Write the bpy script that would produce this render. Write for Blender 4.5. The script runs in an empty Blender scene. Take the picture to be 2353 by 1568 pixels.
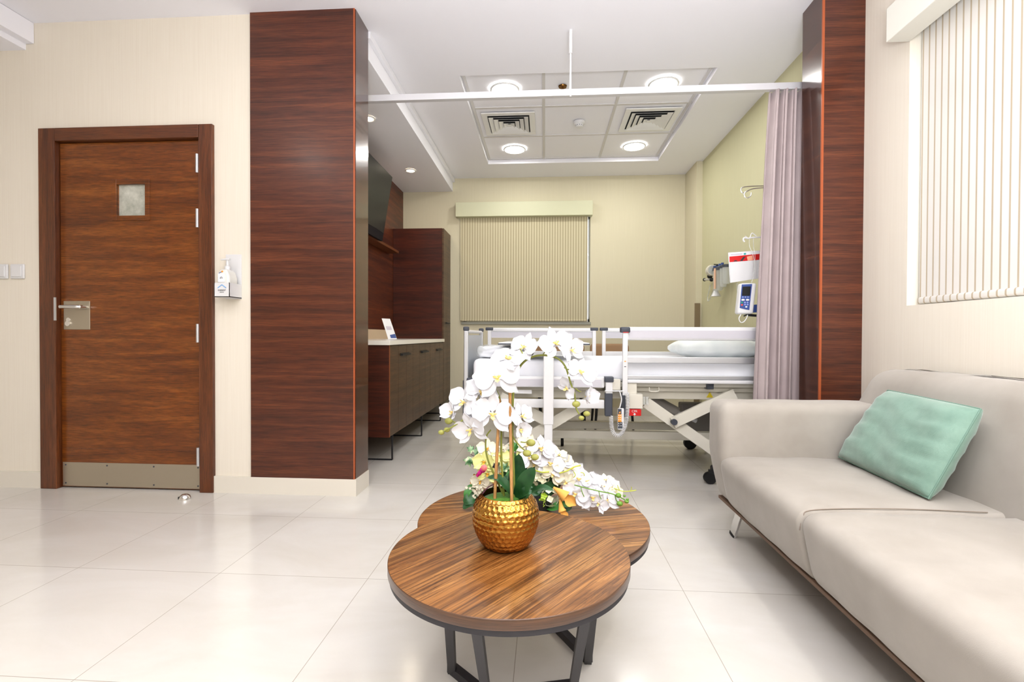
import bpy, bmesh, math, random
from mathutils import Vector, Matrix
random.seed(7)
V = Vector
PI = math.pi
SC = bpy.context.scene
COL = SC.collection

# ------------------------------------------------------------------ camera
F, YAW, PITCH, ROLL, CH = 1118.28, 0.0673, 0.0111, 0.0035, 0.9473
def cam_axes():
    cy, sy, cp, sp = math.cos(YAW), math.sin(YAW), math.cos(PITCH), math.sin(PITCH)
    f = V((-sy*cp, cy*cp, -sp)); r0 = V((cy, sy, 0)); u0 = r0.cross(f)
    cr, sr = math.cos(ROLL), math.sin(ROLL)
    return r0*cr + u0*sr, -r0*sr + u0*cr, f
R_, U_, F_ = cam_axes()
CP = V((0, 0, CH))
def ray(u, v): return F_ + R_*((u-1176.5)/F) - U_*((v-784)/F)
def at(u, v, Y):
    d = ray(u, v); return CP + d*(Y/d.y)
def atz(u, v, Z):
    d = ray(u, v); return CP + d*((Z-CH)/d.z)
def atx(u, v, X):
    d = ray(u, v); return CP + d*(X/d.x)
cd = bpy.data.cameras.new('camera'); cam = bpy.data.objects.new('camera', cd); COL.objects.link(cam)
cd.sensor_width = 36; cd.lens = 36*F/2353; cd.clip_start = 0.02
m = Matrix.Identity(4)
for i in range(3):
    m[i][0] = R_[i]; m[i][1] = U_[i]; m[i][2] = -F_[i]; m[i][3] = CP[i]
cam.matrix_world = m
SC.camera = cam
SC.view_settings.view_transform = 'Standard'
SC.view_settings.look = 'None'
SC.view_settings.exposure = 0.10
SC.view_settings.gamma = 0.93

# ------------------------------------------------------------------ materials
def lin(c):
    return tuple(((x/255)/12.92 if x/255 <= .04045 else ((x/255+.055)/1.055)**2.4) for x in c) + (1,)
MATS = {}
def mat(name, col, rough=.5, metal=0, spec=.5, **k):
    mt = bpy.data.materials.new(name); mt.use_nodes = True
    b = mt.node_tree.nodes['Principled BSDF']
    b.inputs['Base Color'].default_value = lin(col)
    b.inputs['Roughness'].default_value = rough; b.inputs['Metallic'].default_value = metal
    b.inputs['Specular IOR Level'].default_value = spec
    if 'emit' in k:
        b.inputs['Emission Color'].default_value = lin(k.get('ecol', col)); b.inputs['Emission Strength'].default_value = k['emit']
    if 'trans' in k: b.inputs['Transmission Weight'].default_value = k['trans']
    if 'alpha' in k: b.inputs['Alpha'].default_value = k['alpha']
    if 'sss' in k:
        b.inputs['Subsurface Weight'].default_value = k['sss']; b.inputs['Subsurface Radius'].default_value = (.01, .01, .01)
    if 'sheen' in k:
        b.inputs['Sheen Weight'].default_value = k['sheen']; b.inputs['Sheen Roughness'].default_value = .4
    if 'coat' in k: b.inputs['Coat Weight'].default_value = k['coat']; b.inputs['Coat Roughness'].default_value = k.get('crough', .1)
    MATS[name] = mt
    return mt
def nt(mt): return mt.node_tree.nodes, mt.node_tree.links, mt.node_tree.nodes['Principled BSDF']
def coords(mt, scale=(1, 1, 1), rot=(0, 0, 0), loc=(0, 0, 0), gen='Object'):
    n, l, b = nt(mt)
    tc = n.new('ShaderNodeTexCoord'); mp = n.new('ShaderNodeMapping')
    mp.inputs['Scale'].default_value = scale; mp.inputs['Rotation'].default_value = rot; mp.inputs['Location'].default_value = loc
    l.new(tc.outputs[gen], mp.inputs['Vector'])
    return mp.outputs['Vector']
def noise(mt, vec, scale=5, detail=6, rough=.6, dist=0):
    n, l, b = nt(mt)
    t = n.new('ShaderNodeTexNoise'); t.inputs['Scale'].default_value = scale; t.inputs['Detail'].default_value = detail
    t.inputs['Roughness'].default_value = rough; t.inputs['Distortion'].default_value = dist
    l.new(vec, t.inputs['Vector']); return t.outputs['Fac']
def ramp(mt, fac, stops):
    n, l, b = nt(mt)
    r = n.new('ShaderNodeValToRGB'); e = r.color_ramp.elements
    e[0].position = stops[0][0]; e[0].color = lin(stops[0][1]); e[1].position = stops[-1][0]; e[1].color = lin(stops[-1][1])
    for p, c in stops[1:-1]:
        q = e.new(p); q.color = lin(c)
    l.new(fac, r.inputs['Fac']); return r.outputs['Color']
def mix(mt, fac, a, b_, mode='MIX'):
    n, l, b = nt(mt)
    x = n.new('ShaderNodeMix'); x.data_type = 'RGBA'; x.blend_type = mode
    for s, v in ((x.inputs[0], fac), (x.inputs[6], a), (x.inputs[7], b_)):
        if hasattr(v, 'is_linked'): l.new(v, s)
        elif isinstance(v, (int, float)): s.default_value = v
        else: s.default_value = lin(v)
    return x.outputs[2]
def bump(mt, h, strength=.2, dist=.01):
    n, l, b = nt(mt)
    bp = n.new('ShaderNodeBump'); bp.inputs['Strength'].default_value = strength; bp.inputs['Distance'].default_value = dist
    l.new(h, bp.inputs['Height']); l.new(bp.outputs['Normal'], b.inputs['Normal'])
def base(mt, c): mt.node_tree.links.new(c, nt(mt)[2].inputs['Base Color'])
def wood(name, dark, mid, light, scale=(.9, .9, 26), rough=.28, rot=(0, 0, 0), coat=.3, fine=1.0, crough=.12):
    mt = mat(name, mid, rough, coat=coat, crough=crough)
    v = coords(mt, scale, rot)
    a = noise(mt, v, 1.0, 7, .62, .4)
    c = ramp(mt, a, [(.3, dark), (.5, mid), (.68, light)])
    v2 = coords(mt, (scale[0]*3, scale[1]*3, scale[2]*3), rot)
    f = noise(mt, v2, 2.5, 5, .7, .2)
    c2 = ramp(mt, f, [(.35, (150, 150, 150)), (.6, (255, 255, 255))])
    base(mt, mix(mt, .75*fine, c, c2, 'MULTIPLY'))
    return mt
def fabric(name, c1, c2, scale=400, rough=.9, bs=.15, sheen=.3, cloud=3):
    mt = mat(name, c1, rough, spec=.2, sheen=sheen)
    v = coords(mt)
    cl = noise(mt, v, cloud, 4, .55)
    base(mt, ramp(mt, cl, [(.3, c2), (.7, c1)]))
    f = noise(mt, v, scale, 3, .6)
    bump(mt, f, bs, .002)
    return mt

M_wall = mat('cream_wallpaper', (238, 227, 206), .75, spec=.3)
v = coords(M_wall, (90, 90, 1.2)); f = noise(M_wall, v, 2, 4, .6)
base(M_wall, ramp(M_wall, f, [(.3, (232, 224, 210)), (.7, (236, 229, 216))])); bump(M_wall, f, .05, .002)
M_bay = mat('cream_wallpaper_bay_lit', (220, 211, 172), .75, spec=.3)  # cream wallpaper with the bay's greener light put into its colour
v = coords(M_bay, (90, 90, 1.2)); f = noise(M_bay, v, 2, 4, .6)
base(M_bay, ramp(M_bay, f, [(.3, (213, 206, 181)), (.7, (217, 210, 186))])); bump(M_bay, f, .05, .002)
M_bayr = mat('cream_wallpaper_bay_right_lit', (208, 203, 155), .75, spec=.3)  # same wallpaper, stronger green light tint put into the colour
v = coords(M_bayr, (90, 90, 1.2)); f = noise(M_bayr, v, 2, 4, .6)
base(M_bayr, ramp(M_bayr, f, [(.3, (204, 200, 166)), (.7, (208, 205, 172))]))
M_ceil = mat('ceiling_paint', (244, 244, 251), .8, spec=.2)
M_white = mat('white_plastic', (226, 226, 228), .35)
M_whitem = mat('white_painted_metal', (226, 226, 228), .3)
M_cream = mat('cream_painted_metal', (222, 218, 206), .4)
M_alu = mat('brushed_aluminium', (205, 207, 212), .35, .75)
M_steel = mat('brushed_steel', (180, 170, 152), .42, .7)
M_chrome = mat('chrome', (230, 230, 230), .12, 1)
M_black = mat('black_metal', (26, 26, 30), .45)
M_charcoal = mat('charcoal_powder_coat', (48, 46, 50), .5)
M_dgrey = mat('dark_grey_plastic', (72, 76, 86), .5)
M_rub = mat('black_rubber', (22, 22, 24), .6)
M_col = wood('dark_mahogany_veneer', (70, 31, 17), (94, 44, 23), (120, 63, 35), rough=.36, coat=.4, crough=.22)
M_colside = wood('dark_mahogany_veneer_side', (62, 30, 20), (82, 44, 28), (104, 60, 40), rough=.22, coat=.6, scale=(.9, .9, 26), crough=.06)
M_edge = mat('orange_veneer_edge', (176, 92, 52), .4)
M_door = wood('warm_brown_door_veneer', (100, 48, 8), (128, 68, 15), (152, 88, 28), scale=(1.6, 1.6, 20), rough=.32, coat=.35)
M_frame = wood('brown_frame_veneer', (88, 44, 20), (108, 58, 27), (126, 72, 37), scale=(26, 26, 1.2), rough=.35, coat=.3)
M_frameh = wood('brown_frame_veneer_head', (88, 44, 20), (108, 58, 27), (126, 72, 37), scale=(1.2, 26, 26), rough=.35, coat=.3)
M_tvw = wood('mahogany_wall_veneer', (70, 26, 10), (98, 44, 18), (122, 60, 28), scale=(.9, .9, 22), rough=.38, coat=.1)
M_cabside = wood('red_brown_cabinet_side', (58, 20, 8), (78, 28, 11), (92, 37, 15), scale=(.9, .9, 18), rough=.4, coat=.08)
M_cabfront = wood('grey_brown_cabinet_front', (74, 50, 31), (92, 65, 42), (108, 80, 54), scale=(1, 1, 26), rough=.4, coat=.05)
M_cabedge = mat('orange_brown_cabinet_edge', (140, 72, 28), .4)
M_stone = mat('white_stone_counter', (244, 240, 232), .2)
M_splash = mat('cream_stone_backsplash', (222, 200, 172), .25)

# floor tiles
M_floor = mat('porcelain_tiles', (226, 222, 216), .16, spec=.5)
n, l, b = nt(M_floor)
v = coords(M_floor, (1, 1, 1), (0, 0, 0), (.6823+6.0, -1.8389+6.0, 0))
br = n.new('ShaderNodeTexBrick'); br.offset = 0; br.squash = 1
br.inputs['Scale'].default_value = 1; br.inputs['Mortar Size'].default_value = .0013; br.inputs['Mortar Smooth'].default_value = .2
br.inputs['Brick Width'].default_value = .6; br.inputs['Row Height'].default_value = .6
br.inputs['Color1'].default_value = lin((222, 219, 214)); br.inputs['Color2'].default_value = lin((220, 217, 212)); br.inputs['Mortar'].default_value = lin((176, 170, 160))
l.new(v, br.inputs['Vector'])
vv = coords(M_floor, (1, 2.2, 1)); cl = noise(M_floor, vv, 1.6, 6, .6, .6)
c2 = ramp(M_floor, cl, [(.3, (244, 242, 238)), (.7, (255, 255, 255))])
base(M_floor, mix(M_floor, 1.0, br.outputs['Color'], c2, 'MULTIPLY'))

def table_wood(name, ang, seed):
    mt = mat(name, (160, 110, 66), .36, coat=.15, crough=.25)
    n, l, b = nt(mt)
    v = coords(mt, (1, 1, 1), (0, 0, -ang), (seed, seed*.37, 0))
    br = n.new('ShaderNodeTexBrick'); br.offset = .37; br.squash = 1
    br.inputs['Scale'].default_value = 1; br.inputs['Mortar Size'].default_value = 0.0
    br.inputs['Brick Width'].default_value = 3.0; br.inputs['Row Height'].default_value = .092
    br.inputs['Color1'].default_value = (0, 0, 0, 1); br.inputs['Color2'].default_value = (1, 1, 1, 1)
    l.new(v, br.inputs['Vector'])
    # per-stave offset of the grain
    sep = n.new('ShaderNodeVectorMath'); sep.operation = 'MULTIPLY_ADD'
    l.new(br.outputs['Color'], sep.inputs[0]); sep.inputs[1].default_value = (7.3, 3.1, 5.7); l.new(v, sep.inputs[2])
    mp = n.new('ShaderNodeMapping'); mp.inputs['Scale'].default_value = (1.6, 17, 17); l.new(sep.outputs[0], mp.inputs['Vector'])
    wv = noise(mt, mp.outputs['Vector'], 1.0, 5, .6, 1.1)
    rings = n.new('ShaderNodeMath'); rings.operation = 'MULTIPLY'; rings.inputs[1].default_value = 9.0; l.new(wv, rings.inputs[0])
    fr = n.new('ShaderNodeMath'); fr.operation = 'FRACT'; l.new(rings.outputs[0], fr.inputs[0])
    c = ramp(mt, wv, [(.28, (92, 58, 28)), (.45, (138, 93, 48)), (.58, (172, 124, 70)), (.74, (202, 154, 92))])
    c = mix(mt, .45, c, ramp(mt, fr.outputs[0], [(0, (150, 138, 128)), (.25, (255, 255, 255)), (1, (235, 228, 220))]), 'MULTIPLY')
    c = mix(mt, .5, c, ramp(mt, br.outputs['Color'], [(0, (190, 176, 166)), (.45, (255, 250, 240)), (.55, (214, 190, 176)), (1, (255, 240, 220))]), 'MULTIPLY')
    mp2 = n.new('ShaderNodeMapping'); mp2.inputs['Scale'].default_value = (5, 260, 260); l.new(v, mp2.inputs['Vector'])
    fn = noise(mt, mp2.outputs['Vector'], 1.0, 3, .6)
    c = mix(mt, .8, c, ramp(mt, fn, [(.38, (140, 120, 104)), (.56, (255, 255, 255))]), 'MULTIPLY')
    mp4 = n.new('ShaderNodeMapping'); mp4.inputs['Scale'].default_value = (2.2, 85, 85); l.new(sep.outputs[0], mp4.inputs['Vector'])
    fn2 = noise(mt, mp4.outputs['Vector'], 1.0, 4, .65)
    c = mix(mt, .7, c, ramp(mt, fn2, [(.36, (146, 124, 106)), (.52, (255, 255, 255))]), 'MULTIPLY')
    # pale sapwood streaks
    mp3 = n.new('ShaderNodeMapping'); mp3.inputs['Scale'].default_value = (.5, 9.5, 1); l.new(v, mp3.inputs['Vector'])
    st = noise(mt, mp3.outputs['Vector'], 1.0, 2, .4)
    c = mix(mt, ramp(mt, st, [(.66, (0, 0, 0)), (.69, (150, 150, 150))]), c, (206, 156, 98))
    base(mt, c)
    return mt
M_top1 = table_wood('walnut_top_front', math.radians(53), 1.3)
M_top2 = table_wood('walnut_top_rear', math.radians(17), 4.1)
M_rim = wood('walnut_edge', (70, 44, 24), (92, 60, 36), (108, 74, 46), scale=(1.5, 1.5, 60), rough=.35, coat=.3)

M_sofa = fabric('greige_suede', (180, 174, 166), (165, 158, 149), 500, .92, .12, .25, 4)
M_sofaw = mat('brown_base_board', (112, 88, 70), .6)
M_pil = fabric('mint_velour', (142, 170, 156), (125, 154, 140), 350, .95, .3, .5, 14)
M_curt = fabric('mauve_curtain', (196, 182, 182), (184, 170, 170), 600, .95, .1, .1, 6)
M_sheet = fabric('white_sheet', (244, 245, 250), (236, 238, 246), 300, .8, .1, .1, 4)
M_brownleather = mat('tan_leather', (158, 124, 88), .5)
M_gold = mat('gold_glaze', (196, 146, 72), .1, 1)
n, l, b = nt(M_gold)
v = coords(M_gold); 
M_goldin = mat('dark_gold_inside', (120, 84, 40), .2, .9)
M_moss = fabric('green_moss', (86, 136, 36), (58, 104, 22), 260, 1, .9, .2, 40)
M_bam = wood('bamboo_stake', (168, 118, 66), (196, 146, 90), (214, 168, 112), scale=(60, 60, 3), rough=.5, coat=0)
M_stem = mat('green_stem', (134, 140, 62), .5)
M_stemy = mat('yellow_green_stem', (182, 190, 70), .5)
M_leaf = mat('dark_green_leaf', (28, 70, 36), .35)
v = coords(M_leaf); f = noise(M_leaf, v, 30, 3); base(M_leaf, ramp(M_leaf, f, [(.3, (22, 60, 32)), (.7, (44, 92, 48))]))
M_leafm = mat('mid_green_leaf', (70, 132, 62), .4)
M_ivy = mat('variegated_ivy', (110, 150, 110), .5)
v = coords(M_ivy); f = noise(M_ivy, v, 55, 3); base(M_ivy, ramp(M_ivy, f, [(.4, (58, 108, 66)), (.55, (150, 180, 140)), (.66, (228, 232, 200))]))
def petal_mat(name, c, c2=None):
    mt = mat(name, c, .6, spec=.15, sss=.12)
    return mt
M_pet = petal_mat('white_petal', (216, 216, 221))
M_lip = petal_mat('cream_yellow_lip', (246, 222, 150))
M_lipy = petal_mat('yellow_lip', (240, 190, 80))
M_cpet = petal_mat('cream_petal', (226, 222, 203))
M_gpet = petal_mat('lime_cream_petal', (226, 230, 160))
M_hyd = petal_mat('pale_hydrangea', (232, 232, 204))
M_calla = petal_mat('amber_calla', (232, 178, 96))
M_mag = petal_mat('magenta_petal', (196, 46, 130))
M_pink = petal_mat('salmon_petal', (232, 130, 130))
M_bud = mat('olive_bud', (158, 158, 84), .5)
M_budg = mat('green_bud', (110, 152, 58), .45)
M_purp = mat('dark_purple_bud', (92, 40, 66), .5)
M_lampw = mat('led_disc', (255, 255, 250), .5, emit=14, ecol=(255, 253, 246))
M_lampwarm = mat('warm_led_disc', (255, 240, 215), .5, emit=14, ecol=(255, 232, 200))
M_glass = mat('window_glass', (240, 245, 245), .02, trans=1)
M_frost = mat('frosted_glass', (186, 188, 176), .35)
v = coords(M_frost); f = noise(M_frost, v, 14, 5, .7); base(M_frost, ramp(M_frost, f, [(.3, (160, 162, 150)), (.7, (214, 214, 204))]))
M_screen = mat('tv_screen', (30, 32, 34), .3, spec=.35)
M_bezel = mat('tv_bezel', (30, 24, 30), .7, spec=.2)
M_red = mat('red_print', (214, 24, 24), .5)
M_orange = mat('orange_print', (240, 160, 50), .5)
M_blue = mat('blue_print', (58, 84, 150), .45)
M_lblue = mat('light_blue_print', (130, 180, 230), .5)
M_key = mat('pale_blue_key', (150, 165, 220), .5)
M_green = mat('green_print', (40, 160, 110), .5)
M_teal = mat('teal_print', (60, 170, 170), .5)
M_yel = mat('yellow_print', (226, 204, 40), .5)
M_paper = mat('white_paper', (240, 241, 246), .6)
M_clear = mat('clear_plastic', (225, 228, 225), .2, alpha=.45)
M_clear2 = mat('clear_film', (245, 248, 250), .15, alpha=.35)
M_bott = mat('translucent_bottle', (240, 240, 236), .25, alpha=.9)
M_ink = mat('dark_ink', (60, 60, 66), .6)
M_base = mat('baseboard_tile', (226, 220, 208), .2)
M_panelg = mat('grey_laminate', (188, 192, 198), .4)
M_pipe = mat('bronze_guard', (150, 134, 112), .35, .6)
M_vdark = mat('vent_dark', (40, 42, 46), .8)
def blind_mat(name, a, b_, pitch, axis, duty=.3, phase=0.0):
    mt = mat(name, a, .85, spec=.2)
    n, l, bb = nt(mt)
    tc = n.new('ShaderNodeTexCoord'); s = n.new('ShaderNodeSeparateXYZ'); l.new(tc.outputs['Object'], s.inputs[0])
    m1 = n.new('ShaderNodeMath'); m1.operation = 'MULTIPLY_ADD'; m1.inputs[1].default_value = 1/pitch; m1.inputs[2].default_value = 100+phase
    l.new(s.outputs[axis], m1.inputs[0])
    m2 = n.new('ShaderNodeMath'); m2.operation = 'FRACT'; l.new(m1.outputs[0], m2.inputs[0])
    base(mt, ramp(mt, m2.outputs[0], [(0, a), (1-duty-.08, a), (1-duty, b_), (.97, b_), (1, a)]))
    return mt
M_blb = blind_mat('striped_blind_cream', (206, 198, 170), (172, 161, 133), .031, 'X', .3)
M_blr = blind_mat('striped_blind_white', (226, 223, 218), (190, 176, 154), .0365, 'Y', .18)
M_val = mat('valance_cream', (206, 206, 178), .6)
M_valw = mat('valance_white', (228, 227, 218), .6)

# ------------------------------------------------------------------ mesh helpers
def root_loc(o):
    p = V((0, 0, 0))
    while o is not None:
        p += o.location; o = o.parent
    return p
def obj(name, bm, m_, parent=None, smooth=False, origin=None):
    me = bpy.data.meshes.new(name)
    bmesh.ops.recalc_face_normals(bm, faces=bm.faces)
    off = root_loc(parent) if parent else V((0, 0, 0))
    if origin is not None: off = V(origin)
    bmesh.ops.translate(bm, verts=bm.verts, vec=-off)
    bm.to_mesh(me); bm.free()
    if smooth:
        me.shade_smooth()
        if smooth != 'all':
            try: me.set_sharp_from_angle(angle=math.radians(40))
            except Exception: pass
    me.materials.append(m_)
    o = bpy.data.objects.new(name, me); COL.objects.link(o)
    if parent: o.parent = parent
    elif origin is not None: o.location = origin
    return o
def thing(name, label, cat, loc, group=None, kind=None):
    o = bpy.data.objects.new(name, None); COL.objects.link(o); o.location = loc; o.empty_display_size = .1
    tag(o, label, cat, group, kind); return o
def tag(o, label=None, cat=None, group=None, kind=None):
    if label: o['label'] = label
    if cat: o['category'] = cat
    if group: o['group'] = group
    if kind: o['kind'] = kind
    return o
def copy_tree(o, parent=None):
    c = o.copy(); COL.objects.link(c)
    if parent: c.parent = parent
    for ch in list(o.children): copy_tree(ch, c)
    return c
B = bmesh.new
def box(bm, lo, hi, bev=0, seg=2, M=None):
    lo, hi = V(lo), V(hi)
    g = bmesh.ops.create_cube(bm, size=1)
    vs = g['verts']
    for v_ in vs:
        v_.co = V((lo[i] + (v_.co[i]+.5)*(hi[i]-lo[i]) for i in range(3)))
    if bev:
        es = list({e for v_ in vs for e in v_.link_edges})
        r = bmesh.ops.bevel(bm, geom=es, offset=bev, segments=seg, affect='EDGES', profile=.5)
        vs = list({v_ for f_ in r['faces'] for v_ in f_.verts} | {v_ for v_ in vs if v_.is_valid})
    if M is not None: bmesh.ops.transform(bm, matrix=M, verts=[v_ for v_ in vs if v_.is_valid])
    return bm
def frame_from(d):
    d = V(d).normalized(); a = V((0, 0, 1)) if abs(d.z) < .9 else V((1, 0, 0))
    x = d.cross(a).normalized(); y = x.cross(d).normalized()
    return x, y, d
def tube(bm, pts, r, n=10, cap=True):
    pts = [V(p) for p in pts]; rr = r if isinstance(r, (list, tuple)) else [r]*len(pts)
    rings = []; px = None
    for i, p in enumerate(pts):
        d = (pts[min(i+1, len(pts)-1)] - pts[max(i-1, 0)])
        if d.length < 1e-9: d = V((0, 0, 1))
        d.normalize()
        if px is None: x, y, _ = frame_from(d)
        else:
            x = (px - d*px.dot(d))
            x = x.normalized() if x.length > 1e-6 else frame_from(d)[0]
            y = x.cross(d)
        px = x
        rings.append([bm.verts.new(p + (x*math.cos(2*PI*k/n) + y*math.sin(2*PI*k/n))*rr[i]) for k in range(n)])
    for a, b_ in zip(rings, rings[1:]):
        for k in range(n): bm.faces.new((a[k], a[(k+1) % n], b_[(k+1) % n], b_[k]))
    if cap:
        bm.faces.new(rings[0][::-1]); bm.faces.new(rings[-1])
    return bm
def bar(bm, p0, p1, w, h, up=(0, 0, 1)):
    """rectangular bar from p0 to p1; w across, h along 'up'"""
    p0, p1 = V(p0), V(p1); d = (p1-p0).normalized(); u_ = V(up); s = d.cross(u_)
    if s.length < 1e-6: s = V((1, 0, 0))
    s.normalize(); u_ = s.cross(d).normalized()
    vs = [bm.verts.new(p + s*a*w/2 + u_*b_*h/2) for p in (p0, p1) for a, b_ in ((-1, -1), (1, -1), (1, 1), (-1, 1))]
    for q in ((0, 1, 2, 3), (7, 6, 5, 4), (0, 4, 5, 1), (1, 5, 6, 2), (2, 6, 7, 3), (3, 7, 4, 0)): bm.faces.new([vs[i] for i in q])
    return bm
def lathe(bm, prof, c=(0, 0, 0), n=32, M=None, capb=True, capt=True):
    c = V(c); rings = []
    for r, z in prof:
        rings.append([bm.verts.new(V((r*math.cos(2*PI*k/n), r*math.sin(2*PI*k/n), z))) for k in range(n)])
    for a, b_ in zip(rings, rings[1:]):
        for k in range(n): bm.faces.new((a[k], a[(k+1) % n], b_[(k+1) % n], b_[k]))
    if capb: bm.faces.new(rings[0][::-1])
    if capt: bm.faces.new(rings[-1])
    vs = [v_ for r_ in rings for v_ in r_]
    if M is not None: bmesh.ops.transform(bm, matrix=M, verts=vs)
    bmesh.ops.translate(bm, verts=vs, vec=c)
    return bm
def cyl(bm, p0, p1, r, n=20): return tube(bm, [p0, p1], r, n)
def sphere(bm, c, r, n=12, sc=(1, 1, 1)):
    g = bmesh.ops.create_uvsphere(bm, u_segments=n, v_segments=max(6, n*2//3), radius=r)
    for v_ in g['verts']: v_.co = V((v_.co.x*sc[0], v_.co.y*sc[1], v_.co.z*sc[2])) + V(c)
    return bm
def axis(lo, hi, r, seg, mid):
    out = [lo + r*(1-math.cos(PI/2*i/seg)) for i in range(seg)]
    out += [lo+r + (hi-lo-2*r)*i/mid for i in range(mid+1)]
    out += [hi-r + r*math.sin(PI/2*i/seg) for i in range(1, seg+1)]
    return out
def rbox(bm, lo, hi, r, seg=3, mid=(8, 8, 8), fn=None, rv=None):
    lo, hi = V(lo), V(hi)
    rv = rv or (r, r, r); rr = V((min(rv[i], (hi[i]-lo[i])*.499) for i in range(3)))
    ax = [axis(lo[i], hi[i], rr[i], seg, mid[i]) for i in range(3)]
    new = []
    for a in range(3):
        b_, c_ = (a+1) % 3, (a+2) % 3
        for side in (0, -1):
            g = []
            for i in ax[b_]:
                row = []
                for j in ax[c_]:
                    p = [0, 0, 0]; p[a] = ax[a][side]; p[b_] = i; p[c_] = j
                    row.append(bm.verts.new(p))
                g.append(row)
            for i in range(len(g)-1):
                for j in range(len(g[0])-1): bm.faces.new((g[i][j], g[i+1][j], g[i+1][j+1], g[i][j+1]))
            new += [v_ for row in g for v_ in row]
    for v_ in new:
        p = v_.co; q = V((min(max(p[i], lo[i]+rr[i]), hi[i]-rr[i]) for i in range(3)))
        d = V(((p[i]-q[i])/rr[i] for i in range(3)))
        L = d.length
        if L > 1e-9:
            d /= L; v_.co = V((q[i]+d[i]*rr[i] for i in range(3)))
        if fn: v_.co = V(fn(v_.co.copy()))
    bmesh.ops.remove_doubles(bm, verts=[v_ for v_ in new if v_.is_valid], dist=1e-5)
    return bm
def catmull(pts, n=8):
    pts = [V(p) for p in pts]; out = []
    P = [pts[0]*2-pts[1]] + pts + [pts[-1]*2-pts[-2]]
    for i in range(1, len(P)-2):
        for k in range(n):
            t = k/n; a, b_, c_, d = P[i-1], P[i], P[i+1], P[i+2]
            out.append(.5*((2*b_) + (c_-a)*t + (2*a-5*b_+4*c_-d)*t*t + (3*b_-3*c_+d-a)*t**3))
    out.append(pts[-1]); return out
def text(name, s, size, loc, xdir, ydir, m_, parent, depth=.0004):
    cu = bpy.data.curves.new(name, 'FONT'); cu.body = s; cu.size = size; cu.extrude = depth; cu.align_x = 'CENTER'; cu.align_y = 'CENTER'
    cu.materials.append(m_)
    tmp = bpy.data.objects.new(name, cu)
    dg = bpy.context.evaluated_depsgraph_get()
    COL.objects.link(tmp); bpy.context.view_layer.update()
    me = bpy.data.meshes.new_from_object(tmp)
    COL.objects.unlink(tmp); bpy.data.objects.remove(tmp)
    x = V(xdir).normalized(); y = V(ydir).normalized(); z = x.cross(y)
    M = Matrix(((x.x, y.x, z.x, loc[0]), (x.y, y.y, z.y, loc[1]), (x.z, y.z, z.z, loc[2]), (0, 0, 0, 1)))
    me.transform(M); off = root_loc(parent); me.transform(Matrix.Translation(-off))
    o = bpy.data.objects.new(name, me); COL.objects.link(o); o.parent = parent; return o
def struct(name, bm, m_, label=None, parent=None):
    o = obj(name, bm, m_, parent)
    if not parent: o['kind'] = 'structure'
    if label: o['label'] = label; o['category'] = 'room'
    return o

# ------------------------------------------------------------------ room constants
YW = 2.79      # door wall
YB = 5.85      # back wall of bay
ZC = 2.845
XR = 1.725     # right wall of lounge
XBR = 1.70     # right wall of bay
XTV = -1.73    # tv wall
XL = -5.2; YN = -3.2

struct('floor', box(B(), (XL-.2, YN-.2, -.1), (XR+.4, YB+.3, 0)), M_floor, 'off-white polished porcelain tile floor')
# ceiling with tray recess over the bed
cb = B()
rx0, rx1, ry0, ry1 = -.633, 1.213, 3.545, 5.378
box(cb, (XL-.2, YN-.2, ZC), (rx0, YB+.2, ZC+.06)); box(cb, (rx1, YN-.2, ZC), (XR+.4, YB+.2, ZC+.06))
box(cb, (rx0, YN-.2, ZC), (rx1, ry0, ZC+.06)); box(cb, (rx0, ry1, ZC), (rx1, YB+.2, ZC+.06))
box(cb, (rx0-.05, ry0-.05, 2.893), (rx1+.05, ry1+.05, 2.96))
struct('ceiling', cb, M_ceil, 'plain white gypsum ceiling with tray recess')
gb = B()
for x in (-.616, -.018, .585, 1.192): box(gb, (x-.012, ry0, 2.887), (x+.012, ry1, 2.895))
for y in (3.56, 4.153, 4.756, 5.36): box(gb, (rx0, y-.012, 2.8865), (rx1, y+.012, 2.895))
struct('trim_1', gb, mat('tee_bar_white', (214, 212, 212), .5), 'white tee bar grid of the recessed ceiling tiles')
# soffit over cabinets
sb = B(); box(sb, (XTV-.1, 2.99, 2.69), (-1.12, YB+.05, ZC)); box(sb, (-1.119, 2.992, 2.80), (-1.095, YB-.002, ZC-.002))
struct('trim_2', sb, M_ceil, 'white dropped soffit above the cabinets')
sb = B(); box(sb, (XL, -1.5, 2.685), (-3.175, YW, ZC)); box(sb, (-3.174, -1.498, 2.72), (-3.12, YW-.002, ZC-.002))
struct('trim_3', sb, M_ceil, 'white dropped soffit above the light switches')
# walls
wb = B()
box(wb, (XL, YW, 0), (-3.075, YW+.18, ZC)); box(wb, (-1.975, YW, 0), (-1.11, YW+.18, ZC)); box(wb, (-3.075, YW, 2.195), (-1.975, YW+.18, ZC))
struct('wall_left', wb, M_wall, 'cream wall with the wooden door')
struct('wall_behind_door', box(B(), (-3.3, YW+.3, 0), (-1.8, YW+.35, 2.6)), M_wall)
wx0, wx1, wz0, wz1 = -1.0, .535, 1.112, 2.40
wb = B()
box(wb, (XTV-.2, YB, 0), (wx0, YB+.2, ZC)); box(wb, (wx1, YB, 0), (XR+.3, YB+.2, ZC))
box(wb, (wx0, YB, 0), (wx1, YB+.2, wz0)); box(wb, (wx0, YB, wz1), (wx1, YB+.2, ZC))
struct('wall_back', wb, M_bay, 'cream back wall behind the bed, greenish light in its colour')
wb = B(); box(wb, (XBR, 2.985, 0), (XR+.2, YB, ZC))
struct('wall_right_bay', wb, M_bayr, 'cream wall beside the bed head, greenish light in its colour')
struct('wall_pilaster', box(B(), (1.635, 5.42, 0), (XBR, YB, ZC)), M_bay, 'shallow cream pilaster in the bay corner')
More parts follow.
